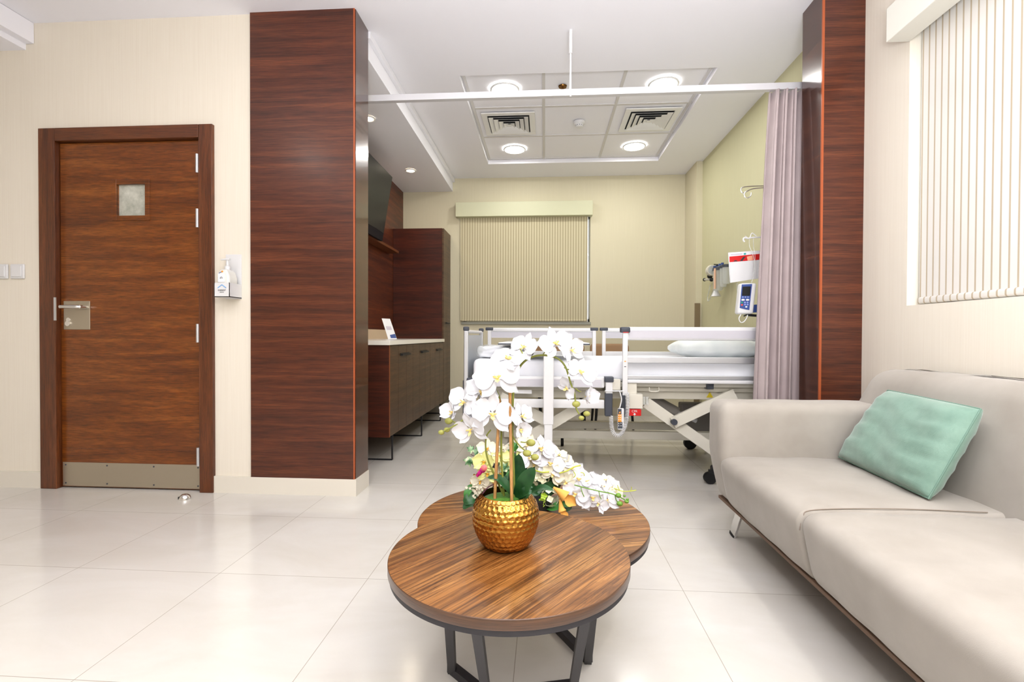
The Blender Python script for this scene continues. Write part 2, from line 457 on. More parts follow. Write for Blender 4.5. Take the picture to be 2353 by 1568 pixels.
# right wall with window recess
ry_0, ry_1, rz_0, rz_1 = .35, 2.45, 1.097, 2.48
wb = B()
box(wb, (XR, ry_1, 0), (XR+.25, 2.985, ZC)); box(wb, (XR, YN, 0), (XR+.25, ry_0, ZC))
box(wb, (XR, ry_0, 0), (XR+.25, ry_1, rz_0)); box(wb, (XR, ry_0, rz_1), (XR+.25, ry_1, ZC))
struct('wall_right', wb, M_wall, 'cream wall behind the sofa')
struct('wall_rear', box(B(), (XL, YN-.1, 0), (XR+.25, YN, ZC)), M_wall)
struct('wall_far_left', box(B(), (XL-.1, YN, 0), (XL, YW+.1, ZC)), M_wall)
struct('wall_left_bay', box(B(), (XTV-.12, YW+.18, 0), (XTV, YB, ZC)), M_tvw, 'mahogany panelled wall carrying the television')
# baseboards
bb = B(); box(bb, (XL, YW-.014, 0), (-3.076, YW, .10)); box(bb, (-1.974, YW-.014, 0), (-1.112, YW, .10)); box(bb, (-1.112, YW-.014, 0), (-1.10, 2.985, .10))
struct('baseboard_left', bb, M_base, 'pale tile skirting under the door wall')
bb = B(); box(bb, (-1.7, YB-.012, 0), (1.63, YB, .10)); struct('baseboard_back', bb, M_base)
bb = B(); box(bb, (XR-.012, YN, 0), (XR, YW, .10)); struct('baseboard_right', bb, M_base)
# columns
c = thing('column', 'dark mahogany clad column to the right of the door', 'column', (-1.42, YW, 0), kind='structure')
obj('front_panel', box(B(), (-1.741, 2.776, .10), (-1.1165, YW, ZC)), M_col, c)
obj('side_panel', box(B(), (-1.116, 2.786, .10), (-1.106, 2.985, ZC)), M_colside, c)
obj('edge_strip', box(B(), (-1.1165, 2.7755, .10), (-1.1095, 2.786, ZC)), M_edge, c)
c = thing('column', 'dark mahogany clad column between curtain and sofa', 'column', (1.61, 2.8, 0), kind='structure')
cb = box(B(), (1.514, 2.776, 0), (XR, 2.984, ZC)); obj('front_panel', cb, M_col, c)
obj('side_panel', box(B(), (1.503, 2.786, 0), (1.513, 2.985, ZC)), M_colside, c)
obj('edge_strip', box(B(), (1.503, 2.7755, 0), (1.5135, 2.786, ZC)), M_edge, c)

# windows
w = thing('window_1', 'window behind the back wall blind', 'window', (-.23, YB+.1, 1.1), kind='structure')
fb = B()
box(fb, (wx0, YB+.10, wz0), (wx0+.04, YB+.14, wz1)); box(fb, (wx1-.012, YB+.10, wz0), (wx1, YB+.14, wz1)); box(fb, (wx0, YB+.10, wz0), (wx1, YB+.14, wz0+.04)); box(fb, (wx0, YB+.10, wz1-.04), (wx1, YB+.14, wz1))
box(fb, (-.25, YB+.10, wz0), (-.21, YB+.14, wz1))
obj('window_frame', fb, M_white, w)
obj('pane', box(B(), (wx0, YB+.118, wz0), (wx1, YB+.122, wz1)), M_glass, w)
obj('sill', box(B(), (wx0-.01, YB-.02, wz0-.03), (wx1+.01, YB+.1, wz0-.001)), mat('grey_sill', (150, 150, 138), .4), w)
w = thing('window_2', 'window behind the large blind above the sofa', 'window', (XR+.2, 1.4, 1.1), kind='structure')
fb = B()
box(fb, (XR+.18, ry_0, rz_0), (XR+.22, ry_0+.05, rz_1)); box(fb, (XR+.18, ry_1-.05, rz_0), (XR+.22, ry_1, rz_1)); box(fb, (XR+.18, ry_0, rz_0), (XR+.22, ry_1, rz_0+.05)); box(fb, (XR+.18, ry_0, rz_1-.05), (XR+.22, ry_1, rz_1))
obj('window_frame', fb, M_white, w)
obj('pane', box(B(), (XR+.198, ry_0, rz_0), (XR+.202, ry_1, rz_1)), M_glass, w)

# blinds
t = thing('roller_blind', 'cream striped roller blind on the back wall above the bed', 'blind', (-.25, YB-.03, wz0))
obj('valance', box(B(), (-1.068, YB-.10, 2.362), (.553, YB-.001, 2.532), .004), M_val, t)
obj('blind_fabric', box(B(), (-1.02, YB-.022, 1.135), (.497, YB-.019, 2.40)), M_blb, t)
obj('bottom_bar', rbox(B(), (-1.02, YB-.032, 1.118), (.497, YB-.010, 1.142), .008, 3, (2, 2, 2)), M_blb, t, True)
obj('side_channel', box(B(), (.499, YB-.012, 1.118), (.507, YB-.002, 2.365)), M_white, t)
t = thing('roller_blind', 'large white roller blind with beige stripes beside the right column', 'blind', (XR, 1.4, 1.1))
obj('valance', box(B(), (1.618, .3, 2.352), (XR-.001, 2.452, 2.512), .003), M_valw, t)
obj('blind_fabric', box(B(), (1.763, ry_0+.02, 1.12), (1.766, 2.425, 2.47)), M_blr, t)
obj('bottom_bar', rbox(B(), (1.752, ry_0+.02, 1.103), (1.777, 2.425, 1.135), .01, 3, (2, 2, 2)), M_blr, t, True)
obj('roller', cyl(B(), (1.765, ry_0+.02, 2.43), (1.765, 2.425, 2.43), .024), M_blr, t, True)
obj('end_bracket', cyl(B(), (1.765, 2.426, 2.43), (1.765, 2.445, 2.43), .03), M_white, t, True)

# ------------------------------------------------------------------ door
d = thing('door_1', 'warm brown wooden door with small square window', 'door', (-2.52, YW, 0), kind='structure')
fx0, fx1, lx0, lx1 = -3.078, -1.972, -2.972, -2.058
fb = B()
for (a, b_) in ((fx0, lx0), (lx1, fx1)): box(fb, (a, YW-.022, 0), (b_, YW+.16, 2.112 if 0 else 2.197), .004)
obj('door_frame', fb, M_frame, d)
obj('door_head', box(B(), (lx0, YW-.0225, 2.118), (lx1, YW+.16, 2.197), .004), M_frameh, d)
lf = B(); YL = YW+.012
wxa, wxb, wza, wzb = -2.60, -2.418, 1.668, 1.858
box(lf, (lx0+.004, YL, .008), (wxa, YL+.045, 2.114)); box(lf, (wxb, YL, .008), (lx1-.004, YL+.045, 2.114))
box(lf, (wxa, YL, .008), (wxb, YL+.045, wza)); box(lf, (wxa, YL, wzb), (wxb, YL+.045, 2.114))
obj('door_leaf', lf, M_door, d)
obj('groove', box(B(), (lx0+.004, YL-.0006, .242), (lx1-.004, YL+.001, .245)), M_frame, d)
g = B(); e_ = .03
for lo, hi in (((wxa-e_, wza-e_), (wxa, wzb+e_)), ((wxb, wza-e_), (wxb+e_, wzb+e_)), ((wxa, wza-e_), (wxb, wza)), ((wxa, wzb), (wxb, wzb+e_))):
    box(g, (lo[0], YL-.006, lo[1]), (hi[0], YL+.004, hi[1]), .002)
obj('glazing_bead', g, M_door, d)
obj('pane', box(B(), (wxa, YL+.014, wza), (wxb, YL+.02, wzb)), M_frost, d)
obj('kick_plate', box(B(), (lx0+.01, YL-.003, .012), (lx1-.01, YL, .158), .001), M_steel, d)
sb = B()
for x in (lx0+.03, lx0+.3, -2.37, lx1-.03):
    for z in (.03, .142): cyl(sb, (x, YL-.0045, z), (x, YL-.002, z), .005, 10)
obj('screw', sb, M_dgrey, d)
for z in (1.965, 1.64, .955, .215): obj('hinge', cyl(B(), (lx1-.008, YW-.020, z-.055), (lx1-.008, YW-.020, z+.055), .0085, 12), M_alu, d, True)
obj('lock_plate', rbox(B(), (-2.95, YL-.004, .975), (-2.778, YL+.002, 1.15), .0028, 2, (1, 1, 1)), M_steel, d)
hb = B(); cyl(hb, (-2.80, YL-.004, 1.112), (-2.80, YL-.05, 1.112), .011); tube(hb, catmull([(-2.80, YL-.042, 1.112), (-2.815, YL-.055, 1.112), (-2.85, YL-.06, 1.112), (-2.912, YL-.06, 1.112)], 5), .011)
obj('handle', hb, M_chrome, d, True)
hb = B(); cyl(hb, (-2.917, YL-.007, 1.035), (-2.917, YL-.003, 1.035), .013); cyl(hb, (-2.917, YL-.012, 1.012), (-2.917, YL-.003, 1.012), .016)
obj('keyhole', hb, M_chrome, d, True)
obj('strike', box(B(), (lx0-.008, YW-.024, 1.03), (lx0+.004, YW-.018, 1.17)), M_alu, d)

# door stop
p = atz(425, 1148, 0)
t = thing('door_stop', 'small steel half-dome door stop on the floor before the door', 'door stop', p)
lathe_p = [(.030, 0), (.030, .008), (.026, .02), (.016, .03), (.004, .033)]
obj('dome', lathe(B(), lathe_p, p, 24), M_chrome, t, True)
obj('rubber_face', box(B(), (p.x-.034, p.y-.012, .001), (p.x-.022, p.y+.012, .016), .002), M_rub, t)
# switches
for i, (xa, lab) in enumerate(((-3.278, 'square white light switch nearest the wooden door'), (-3.387, 'square white light switch cut off at the left picture edge'))):
    t = thing('light_switch', lab, 'switch', (xa+.045, YW, 1.33), 'light switches left of the door')
    obj('plate', rbox(B(), (xa, YW-.012, 1.286), (xa+.09, YW-.0005, 1.376), .005, 2, (1, 1, 1)), M_white, t)
    obj('rocker', rbox(B(), (xa+.012, YW-.018, 1.297), (xa+.078, YW-.011, 1.365), .004, 2, (1, 1, 1)), M_white, t)

# ------------------------------------------------------------------ hand sanitizer
t = thing('sanitizer_holder', 'white wall bracket holding the sanitizer bottle beside the door', 'dispenser holder', (-1.87, YW, 1.17))
hb = B(); box(hb, (-1.90, YW-.006, 1.16), (-1.803, YW, 1.425), .002)
obj('back_plate', hb, M_white, t)
hb = B(); x0, x1, y0, y1, z0, z1 = -1.895, -1.803, YW-.115, YW-.004, 1.163, 1.245
box(hb, (x0, y0, z0), (x1, y1, z0+.004)); box(hb, (x0, y0, z0), (x1, y0+.003, z1)); box(hb, (x0, y0, z0), (x0+.003, y1, z1)); box(hb, (x1-.003, y0, z0), (x1, y1, z1))
obj('tray', hb, M_white, t)
hb = B()
mx, mz = -1.848, 1.215
bar(hb, (mx-.025, y0-.001, mz+.0), (mx, y0-.001, mz+.018), .001, .005, (0, 0, 1)); bar(hb, (mx, y0-.001, mz+.018), (mx+.025, y0-.001, mz), .001, .005, (0, 0, 1))
obj('mountain_mark', hb, M_lblue, t)
text('lettering', 'EVEREST', .0125, (mx, y0-.001, 1.201), (1, 0, 0), (0, 0, 1), M_ink, t)
text('lettering', 'MEDICAL', .006, (mx, y0-.001, 1.190), (1, 0, 0), (0, 0, 1), M_ink, t)
b0 = thing('sanitizer_bottle', 'translucent pump bottle of hand sanitizer in the white wall bracket', 'bottle', (-1.85, YW-.06, 1.168))
obj('bottle_body', rbox(B(), (-1.888, YW-.105, 1.168), (-1.812, YW-.02, 1.325), .016, 3, (2, 2, 4), lambda p: (p.x if p.z < 1.29 else -1.85+(p.x+1.85)*(1-(p.z-1.29)*14), p.y, p.z)), M_bott, b0, True)
hb = B(); lathe(hb, [(.016, 1.318), (.016, 1.345), (.007, 1.35), (.005, 1.38), (.005, 1.384)], (-1.85, YW-.062, 0), 16)
obj('pump_collar', hb, M_white, b0, True)
hb = B(); tube(hb, [(-1.836, YW-.062, 1.386), (-1.86, YW-.064, 1.387), (-1.888, YW-.066, 1.384)], [.0075, .006, .0035], 10)
obj('pump_nozzle', hb, M_white, b0, True)
hb = box(B(), (-1.878, YW-.1065, 1.25), (-1.838, YW-.1052, 1.30)); obj('paper_label', hb, M_paper, b0)
hb = B(); bar(hb, (-1.872, YW-.107, 1.300), (-1.856, YW-.107, 1.309), .001, .003); obj('blue_mark', hb, M_blue, b0)
hb = B(); cyl(hb, (-1.852, YW-.1075, 1.3105), (-1.852, YW-.106, 1.3105), .005, 12); obj('orange_mark', hb, M_orange, b0)
text('lettering', 'zh', .02, (-1.858, YW-.107, 1.275), (1, 0, 0), (0, 0, 1), M_ink, b0)

# ------------------------------------------------------------------ cabinets on the tv wall
XF = -1.145
def legs_frame(t, y, x0=-1.66, x1=XF-.004, zt=.19):
    g = B()
    for a, b_ in (((x1, y, 0.005), (x1, y, zt)), ((x0, y, .005), (x0, y, zt)), ((x0, y, .005), (x1, y, .005)), ((x0, y, zt-.005), (x1, y, zt-.005))):
        bar(g, a, b_, .011, .011, (0, 1, 0))
    obj('leg_frame', g, M_black, t)
YC0, YC1 = 3.52, 5.45
t = thing('base_cabinet', 'low brown three-door cabinet under the white counter', 'cabinet', (-1.43, 4.5, 0))
obj('carcass', box(B(), (XTV+.003, YC0, .19), (XF-.021, YC1, .873)), M_cabside, t)
obj('side_panel', box(B(), (XTV+.003, YC0-.003, .19), (XF, YC0+.0, .873)), M_cabside, t)
obj('edge_strip', box(B(), (XF-.02, YC0-.002, .19), (XF+.002, YC0+.014, .873)), M_cabedge, t)
w_ = (YC1-YC0-.02)/3
for i in range(3):
    ya = YC0+.016+i*w_; yb = ya+w_-.004
    dr = obj('door', box(B(), (XF-.02, ya, .192), (XF, yb, .868), .001), M_cabfront, t)
    g = B(); gy = ya+.215
    box(g, (XF-.001, gy-.0015, .192), (XF+.0006, gy+.0015, .868)); box(g, (XF-.001, ya+.43, .192), (XF+.0006, ya+.433, .868)); obj('groove', g, M_cabside, dr)
    g = B(); box(g, (XF, ya+.26, .785), (XF+.022, ya+.5, .797), .002); box(g, (XF, ya+.26, .797), (XF+.004, ya+.5, .806))
    obj('handle', g, M_black, dr)
for y in (3.606, 4.486, 5.303): legs_frame(t, y)
tag(obj('countertop', box(B(), (XTV+.016, YC0-.02, .874), (XF+.012, YC1-.001, .908), .002), M_stone), 'white stone countertop on the low cabinet', 'countertop')
tag(obj('backsplash', box(B(), (XTV+.001, YC0-.02, .874), (XTV+.014, YC1-.001, 1.005), .001), M_splash), 'cream stone upstand behind the white counter', 'backsplash')
t = thing('tall_cabinet', 'tall dark red brown wardrobe beside the back wall', 'cabinet', (-1.43, 5.65, 0))
obj('carcass', box(B(), (XTV+.003, YC1+.004, .19), (XF-.021, YB-.004, 2.16)), M_cabside, t)
obj('side_panel', box(B(), (XTV+.003, YC1+.0, .19), (XF-.02, YC1+.004, 2.16)), M_cabside, t)
ym = (YC1+YB)/2
for ya, yb in ((YC1+.002, ym-.002), (ym+.002, YB-.006)):
    dr = obj('door', box(B(), (XF-.02, ya, .192), (XF, yb, 2.158), .001), M_cabfront, t)
g = box(B(), (XF, ym-.09, 1.085), (XF+.022, ym+.09, 1.097), .002); obj('handle', g, M_black, dr)
legs_frame(t, YB-.05)
# tv + shelf
t = thing('television', 'large dark flat television tilted down on the mahogany wall', 'television', (-1.6, 4.05, 2.15))
M = Matrix.Translation((-1.53, 4.05, 2.17)) @ Matrix.Rotation(math.radians(9), 4, 'Y')
obj('casing', box(B(), (-.030, -.60, -.315), (0, .60, .315), .004, 2, M), M_bezel, t)
obj('screen', box(B(), (-.001, -.592, -.235), (.002, .592, .308), 0, 2, M), M_screen, t)
g = B(); bar(g, (XTV+.002, 4.05, 2.2), (-1.56, 4.05, 2.2), .1, .12); obj('wall_bracket', g, M_black, t)
tag(obj('wall_shelf', box(B(), (XTV, 3.1, 1.852), (-1.615, 5.3, 1.878), .001), mat('shelf_brown', (104, 56, 24), .5)), 'long thin brown shelf under the television', 'shelf')
# brochure
t = thing('brochure', 'white folded brochure standing on the white counter', 'brochure', (-1.4, 4.62, .908))
def leaflet(x0, y0, x1, y1, lean):
    g = B(); a = V((x0, y0, .909)); b_ = V((x1, y1, .909)); n_ = (b_-a).cross(V((0, 0, 1))).normalized()
    q = [a, b_, b_+V((0, 0, .19))+n_*lean, a+V((0, 0, .19))+n_*lean]
    vs = [g.verts.new(p) for p in q] + [g.verts.new(p+n_*.0012) for p in q]
    for f_ in ((0, 1, 2, 3), (7, 6, 5, 4), (0, 4, 5, 1), (1, 5, 6, 2), (2, 6, 7, 3), (3, 7, 4, 0)): g.faces.new([vs[i] for i in f_])
    return g
pa = at(892, 779, 4.62); pb = at(912, 779, 4.66)
g = B()
q = [at(892, 779, 4.58), at(912, 778, 4.66), at(896, 733, 4.70), at(877, 732, 4.62)]
q[0].z = q[1].z = .909
vs = [g.verts.new(p) for p in q] + [g.verts.new(p+V((0, .003, 0))) for p in q]
for f_ in ((0, 1, 2, 3), (7, 6, 5, 4), (0, 4, 5, 1), (1, 5, 6, 2), (2, 6, 7, 3), (3, 7, 4, 0)): g.faces.new([vs[i] for i in f_])
obj('front_cover', g, M_paper, t)
g = B(); q2 = [q[0].lerp(q[3], .05).lerp(q[1].lerp(q[2], .05), .35), q[1].lerp(q[2], .05), q[1].lerp(q[2], .26), q[0].lerp(q[3], .2).lerp(q[1].lerp(q[2], .2), .35)]
g.faces.new([g.verts.new(p+V((0, -.0012, 0))) for p in q2]); obj('blue_picture', g, M_blue, t)
g = B(); q2 = [q[0].lerp(q[3], .45).lerp(q[1].lerp(q[2], .45), .2), q[0].lerp(q[3], .45).lerp(q[1].lerp(q[2], .45), .8), q[0].lerp(q[3], .62).lerp(q[1].lerp(q[2], .62), .8), q[0].lerp(q[3], .62).lerp(q[1].lerp(q[2], .62), .2)]
g.faces.new([g.verts.new(p+V((0, -.0012, 0))) for p in q2]); obj('printed_text', g, mat('pale_print', (206, 200, 214), .6), t)

# ------------------------------------------------------------------ ceiling fixtures
def area(name, loc, size, power, col=(1, 1, 1), rot=(0, 0, 0), shape='DISK', spread=None):
    ld = bpy.data.lights.new(name, 'AREA'); ld.shape = shape; ld.energy = power; ld.color = col
    ld.size = size if not isinstance(size, tuple) else size[0]
    if isinstance(size, tuple): ld.shape = 'RECTANGLE'; ld.size_y = size[1]
    if spread: ld.spread = spread
    o = bpy.data.objects.new(name, ld); COL.objects.link(o); o.location = loc; o.rotation_euler = rot; return o
M_fix = mat('white_light_trim', (236, 236, 236), .4)
def downlight(x, y, z, r, lab, grp, m_, power, col, h=.012):
    t = thing('ceiling_light', lab, 'ceiling light', (x, y, z), grp)
    g = B(); n_ = 40
    lathe(g, [(r+.014, 0), (r+.014, -h*.5), (r+.006, -h), (r, -h*.8), (r, 0)], (x, y, z-.001), n_, capb=False, capt=False)
    obj('trim_ring', g, M_fix, t, True)
    obj('diffuser', lathe(B(), [(r, -.006), (r, -.002)], (x, y, z-.001), n_), m_, t)
    area('downlight', (x, y, z-.016), r*1.9, power, col)
ZG = 2.887
GW = 'round white LED lights over the bed'
PB = 6
for x, y, lab in ((-.322, 3.84, 'round LED light in recessed grid, near row left, above the curtain track'), (.901, 3.83, 'round LED light in recessed grid, near row right, above the curtain track'),
                  (-.322, 5.07, 'round LED light in recessed grid, far row, nearest the soffit'), (.901, 5.06, 'round LED light in recessed grid, far row, nearest the bed head wall')):
    downlight(x, y, ZG, .102, lab, GW, M_lampw, PB, (1, .99, .95))
for y, lab in ((3.836, 'small warm spotlight in soffit beside the mahogany column'), (5.067, 'small warm spotlight in soffit nearest the back wall')):
    downlight(-1.42, y, 2.69, .042, lab, 'small warm spotlights in the soffit', M_lampwarm, 2.2, (1, .88, .7))
i = 0
for x in (-2.47, -.7, 1.0):
    for y in (.5, -1.4):
        downlight(x, y, ZC, .102, 'round LED light in the lounge ceiling outside the picture', 'round lounge ceiling lights', M_lampw, 4 if x < -1 else 9, (1, .98, .94))
downlight(-4.2, 1.2, ZC, .08, 'warm round light in the ceiling left of the door', 'warm entrance lights', M_lampwarm, 34, (1, .70, .40))

def vent(x, y, z, lab):
    t = thing('air_diffuser', lab, 'air vent', (x, y, z), 'square air diffusers over the bed')
    g = B()
    s = .235
    for i_ in range(1):
        for lo, hi in (((-s, -s), (s, -s+.05)), ((-s, s-.05), (s, s)), ((-s, -s+.05), (-s+.05, s-.05)), ((s-.05, -s+.05), (s, s-.05))):
            box(g, (x+lo[0], y+lo[1], z-.012), (x+hi[0], y+hi[1], z-.001), .002)
    obj('frame', g, M_fix, t)
    obj('duct_opening', box(B(), (x-s+.05, y-s+.05, z-.004), (x+s-.05, y+s-.05, z-.001)), M_vdark, t)
    for k in range(4):
        g = B(); so = .175-k*.042; si = so-.037
        zz, zt = z-.022, z-.006
        # sloping louvre: outer edge low, inner edge high
        o_ = [V((x+a*so, y+b_*so, zz)) for a, b_ in ((-1, -1), (1, -1), (1, 1), (-1, 1))]
        n_ = [V((x+a*si, y+b_*si, zt)) for a, b_ in ((-1, -1), (1, -1), (1, 1), (-1, 1))]
        vo = [g.verts.new(p) for p in o_]; vi = [g.verts.new(p) for p in n_]
        vo2 = [g.verts.new(p+V((0, 0, .002))) for p in o_]; vi2 = [g.verts.new(p+V((0, 0, .002))) for p in n_]
        for j in range(4):
            k2 = (j+1) % 4
            g.faces.new((vo[j], vo[k2], vi[k2], vi[j])); g.faces.new((vo2[j], vi2[j], vi2[k2], vo2[k2])); g.faces.new((vo[j], vo2[j], vo2[k2], vo[k2])); g.faces.new((vi[j], vi[k2], vi2[k2], vi2[j]))
        obj('louvre', g, M_fix, t)
    g = B(); c_ = V((x, y, z-.006)); s2 = .02
    obj('centre_plate', box(g, (x-s2, y-s2, z-.02), (x+s2, y+s2, z-.016)), M_fix, t)
vent(-.33, 4.46, ZG, 'square air diffuser between the left pair of LED lights')
vent(.918, 4.45, ZG, 'square air diffuser between the right pair of LED lights')
t = thing('smoke_detector', 'round white smoke detector in the middle ceiling tile', 'smoke detector', (.303, 4.46, ZG))
obj('base', lathe(B(), [(.05, -.022), (.052, -.012), (.052, 0)], (.303, 4.46, ZG), 28), M_white, t, True)
obj('head', lathe(B(), [(.022, -.05), (.034, -.046), (.036, -.03), (.048, -.022)], (.303, 4.46, ZG), 28, capt=False), M_white, t, True)
obj('sensor_slot', lathe(B(), [(.0355, -.040), (.0362, -.034)], (.303, 4.46, ZG), 12, capb=False, capt=False), M_dgrey, t)
t = thing('sprinkler_head', 'small dark brass sprinkler head just above the curtain track', 'sprinkler', (.13, 3.82, ZG))
obj('escutcheon', lathe(B(), [(.03, -.008), (.034, 0)], (.13, 3.82, ZG), 20), M_goldin, t, True)
obj('deflector', lathe(B(), [(.02, -.04), (.02, -.036), (.006, -.034), (.006, -.008)], (.13, 3.82, ZG), 14), M_goldin, t)

# ------------------------------------------------------------------ curtain track + curtain
YT = 3.06
t = thing('curtain_track', 'long straight aluminium curtain track across the bed bay', 'curtain track', (0, YT, 2.46))
g = B(); box(g, (XTV, YT-.018, 2.435), (XBR, YT+.018, 2.475), .002); obj('rail', g, mat('satin_track', (216, 216, 220), .4, .35), t)
g = B(); cyl(g, (.152, YT, 2.474), (.152, YT, 2.73), .0065, 12); obj('hanger_rod', g, M_whitem, t, True)
g = B(); cyl(g, (.152, YT, 2.70), (.152, YT, ZC), .012, 14); obj('hanger_sleeve', g, M_whitem, t, True)
g = B(); cyl(g, (.152, YT-.021, 2.425), (.152, YT-.021, 2.44), .006, 8); obj('stop_screw', g, M_white, t)
t = thing('privacy_curtain', 'gathered mauve grey privacy curtain beside the right column', 'curtain', (1.48, YT, .45))
g = B(); nx, nz = 110, 26; rows = []
for j in range(nz+1):
    s_ = j/nz; z = 2.432 - s_*(2.432-.46)
    xl = 1.352 - .075*s_**.8; xr = 1.645; row = []
    for i_ in range(nx+1):
        u_ = i_/nx
        ph = 2*PI*(u_*5.6) + .5*math.sin(s_*2.2+u_*4)
        amp = .030 + .02*s_
        x = xl + (xr-xl)*u_ + .010*math.sin(ph*2+1.0)*(.4+.6*s_)
        y = YT + amp*math.sin(ph) + .010*math.sin(3.1*ph+2*s_) - .02*(1-u_)*s_
        row.append(g.verts.new((x, y, z)))
    rows.append(row)
for j in range(nz):
    for i_ in range(nx): g.faces.new((rows[j][i_], rows[j][i_+1], rows[j+1][i_+1], rows[j+1][i_]))
o = obj('curtain_cloth', g, M_curt, t, 'all'); md = o.modifiers.new('thickness', 'SOLIDIFY'); md.thickness = .003
g = B(); rows = []
for z in (.505, .46):
    rows.append([])
for i_ in range(nx+1):
    u_ = i_/nx
    for k, z in enumerate((.51, .458)):
        s_ = (2.432-z)/(2.432-.46); xl = 1.352-.075*s_**.8; ph = 2*PI*(u_*5.6) + .5*math.sin(s_*2.2+u_*4)
        rows[k].append(g.verts.new((xl+(1.645-xl)*u_+.010*math.sin(ph*2+1)*(.4+.6*s_), YT+(.03+.02*s_)*math.sin(ph)+.010*math.sin(3.1*ph+2*s_)-.02*(1-u_)*s_-.0025, z)))
for i_ in range(nx): g.faces.new((rows[0][i_], rows[0][i_+1], rows[1][i_+1], rows[1][i_]))
obj('hem', g, M_curt, t, 'all')
#MORE
# ------------------------------------------------------------------ hospital bed
YN_, YF_ = 3.20, 4.20
def zr(u, v, Y): return at(u, v, Y).z
def xr(u, Y): return at(u, 800, Y).x
bed = thing('hospital_bed', 'white adjustable hospital bed with raised and lowered side rails', 'bed', (.5, 3.7, 0))
XH = 1.52
# base
for Y in (3.60, 3.98): obj('base_rail', box(B(), (-.30, Y-.025, zr(1400, 1008, 3.6)), (1.20, Y+.025, zr(1400, 990, 3.6)), .004), M_cream, bed)
for X in (-.30, 1.19): obj('base_crossbar', box(B(), (X-.035, 3.22, .115), (X+.035, 4.20, .185), .006), M_cream, bed)
def caster(cx, cy, par, r=.036, ang=0):
    g = B()
    for s in (-1, 1): cyl(g, (cx, cy+s*.012-.009, r), (cx, cy+s*.012+.009, r), r, 20)
    c_ = obj('caster', g, M_rub, par, True)
    g = B(); box(g, (cx-.006, cy-.016, r), (cx+.03, cy+.016, r*2+.018), .004); cyl(g, (cx+.02, cy, r*2), (cx+.02, cy, .118), .012, 10)
    obj('caster_bracket', g, M_black, c_, True)
for X, Y in ((1.062, 3.20), (-.33, 3.24), (1.22, 4.17), (-.33, 4.17)): caster(X, Y, bed, .036 if Y < 4 else .05)
g = box(B(), (1.07, 3.18, .082), (1.24, 3.22, .112), .004); obj('caster_arm', g, M_black, bed)
# scissor lift
def arm(p0, p1, Y, w_=.072):
    a, b_ = at(*p0, Y), at(*p1, Y)
    obj('scissor_arm', bar(B(), a, b_, .025, w_, (0, 0, 1)), M_cream, bed)
arm((1484, 925), (1655, 1046), 3.30); arm((1546, 972), (1688, 905), 3.27)
arm((1350, 925), (1165, 1034), 3.30); arm((1262, 970), (1150, 912), 3.27)
arm((1484, 925), (1640, 1040), 4.05); arm((1350, 925), (1190, 1034), 4.05)
for p in ((1550, 971), (1261, 968)):
    q = at(*p, 3.24); obj('pivot_cap', cyl(B(), q, q+V((0, .03, 0)), .020, 18), M_dgrey, bed, True)
q = at(1640, 1036, 3.28); obj('arm_foot', box(B(), (q.x-.02, 3.26, q.z-.035), (q.x+.06, 3.36, q.z+.04), .006), M_cream, bed)
obj('lift_motor', cyl(B(), at(1492, 912, 3.55), at(1556, 947, 3.55), .034, 18), mat('motor_grey', (150, 146, 142), .35, .1), bed, True)
obj('motor_rod', cyl(B(), at(1554, 946, 3.55), at(1600, 968, 3.55), .016, 12), M_alu, bed, True)
a, b_ = at(1562, 925, 3.9), at(1650, 990, 3.9)
obj('drive_cover', box(B(), (a.x, 3.85, b_.z), (b_.x, 3.95, a.z), .01), mat('warm_dark_grey', (140, 136, 134), .5), bed)
# upper frame
a, b_ = at(1470, 898, 3.36), at(1720, 919, 3.36)
g = B(); box(g, (-.38, 3.34, b_.z), (1.46, 3.40, a.z), .004); box(g, (-.38, 4.02, b_.z), (1.46, 4.08, a.z), .004)
for X in (-.38, .4, 1.40): box(g, (X, 3.38, b_.z), (X+.06, 4.04, a.z))
obj('upper_frame', g, M_cream, bed)
g = B(); tz = at(1631, 915, 3.33); 
vs = [g.verts.new(p) for p in (at(1623, 914, 3.335), at(1639, 914, 3.335), at(1631, 901, 3.335))]; g.faces.new(vs); obj('warning_sticker', g, M_yel, bed)
# mattress deck
g = B(); box(g, (-.46, 3.26, .612), (1.48, 4.14, .64), .004)
for x0_, x1_ in ((-.40, .30), (.52, 1.45)): box(g, (x0_, 3.30, .575), (x1_, 4.10, .612), .015)
obj('mattress_deck', g, M_cream, bed)
g = B(); tube(g, catmull([at(1492, 890, 3.24), at(1492, 898, 3.24), at(1497, 900, 3.24), at(1510, 900, 3.24), at(1514, 898, 3.24), at(1514, 890, 3.24)], 4), .004, 8); obj('deck_handle', g, M_cream, bed, True)
q = at(1630, 888, 3.24); obj('side_clip', box(B(), (q.x-.015, 3.235, q.z-.02), (q.x+.027, 3.30, q.z+.03), .003), M_dgrey, bed)
# footboard
fb_ = B()
ztop = 1.008
for Y in (3.305, 4.095): box(fb_, (-.552, Y-.018, .40), (-.522, Y+.018, ztop-.028), .006)
fp = obj('footboard', fb_, M_alu, bed)
obj('footboard_panel', box(B(), (-.545, 3.323, .46), (-.530, 4.077, .95), .003), M_panelg, fp)
g = B()
for Y in (3.305, 4.095): box(g, (-.556, Y-.022, ztop-.03), (-.518, Y+.022, ztop), .008)
obj('corner_cap', g, M_dgrey, fp)
obj('footboard_handle', tube(B(), [(-.537, 3.33, .975), (-.537, 4.07, .975)], .012, 12), M_whitem, fp, True)
g = B(); box(g, (-.56, 3.30, .38), (-.50, 3.34, .64), .004); box(g, (-.53, 3.27, .60), (-.42, 3.31, .66), .01); obj('foot_bracket', g, M_dgrey, bed)
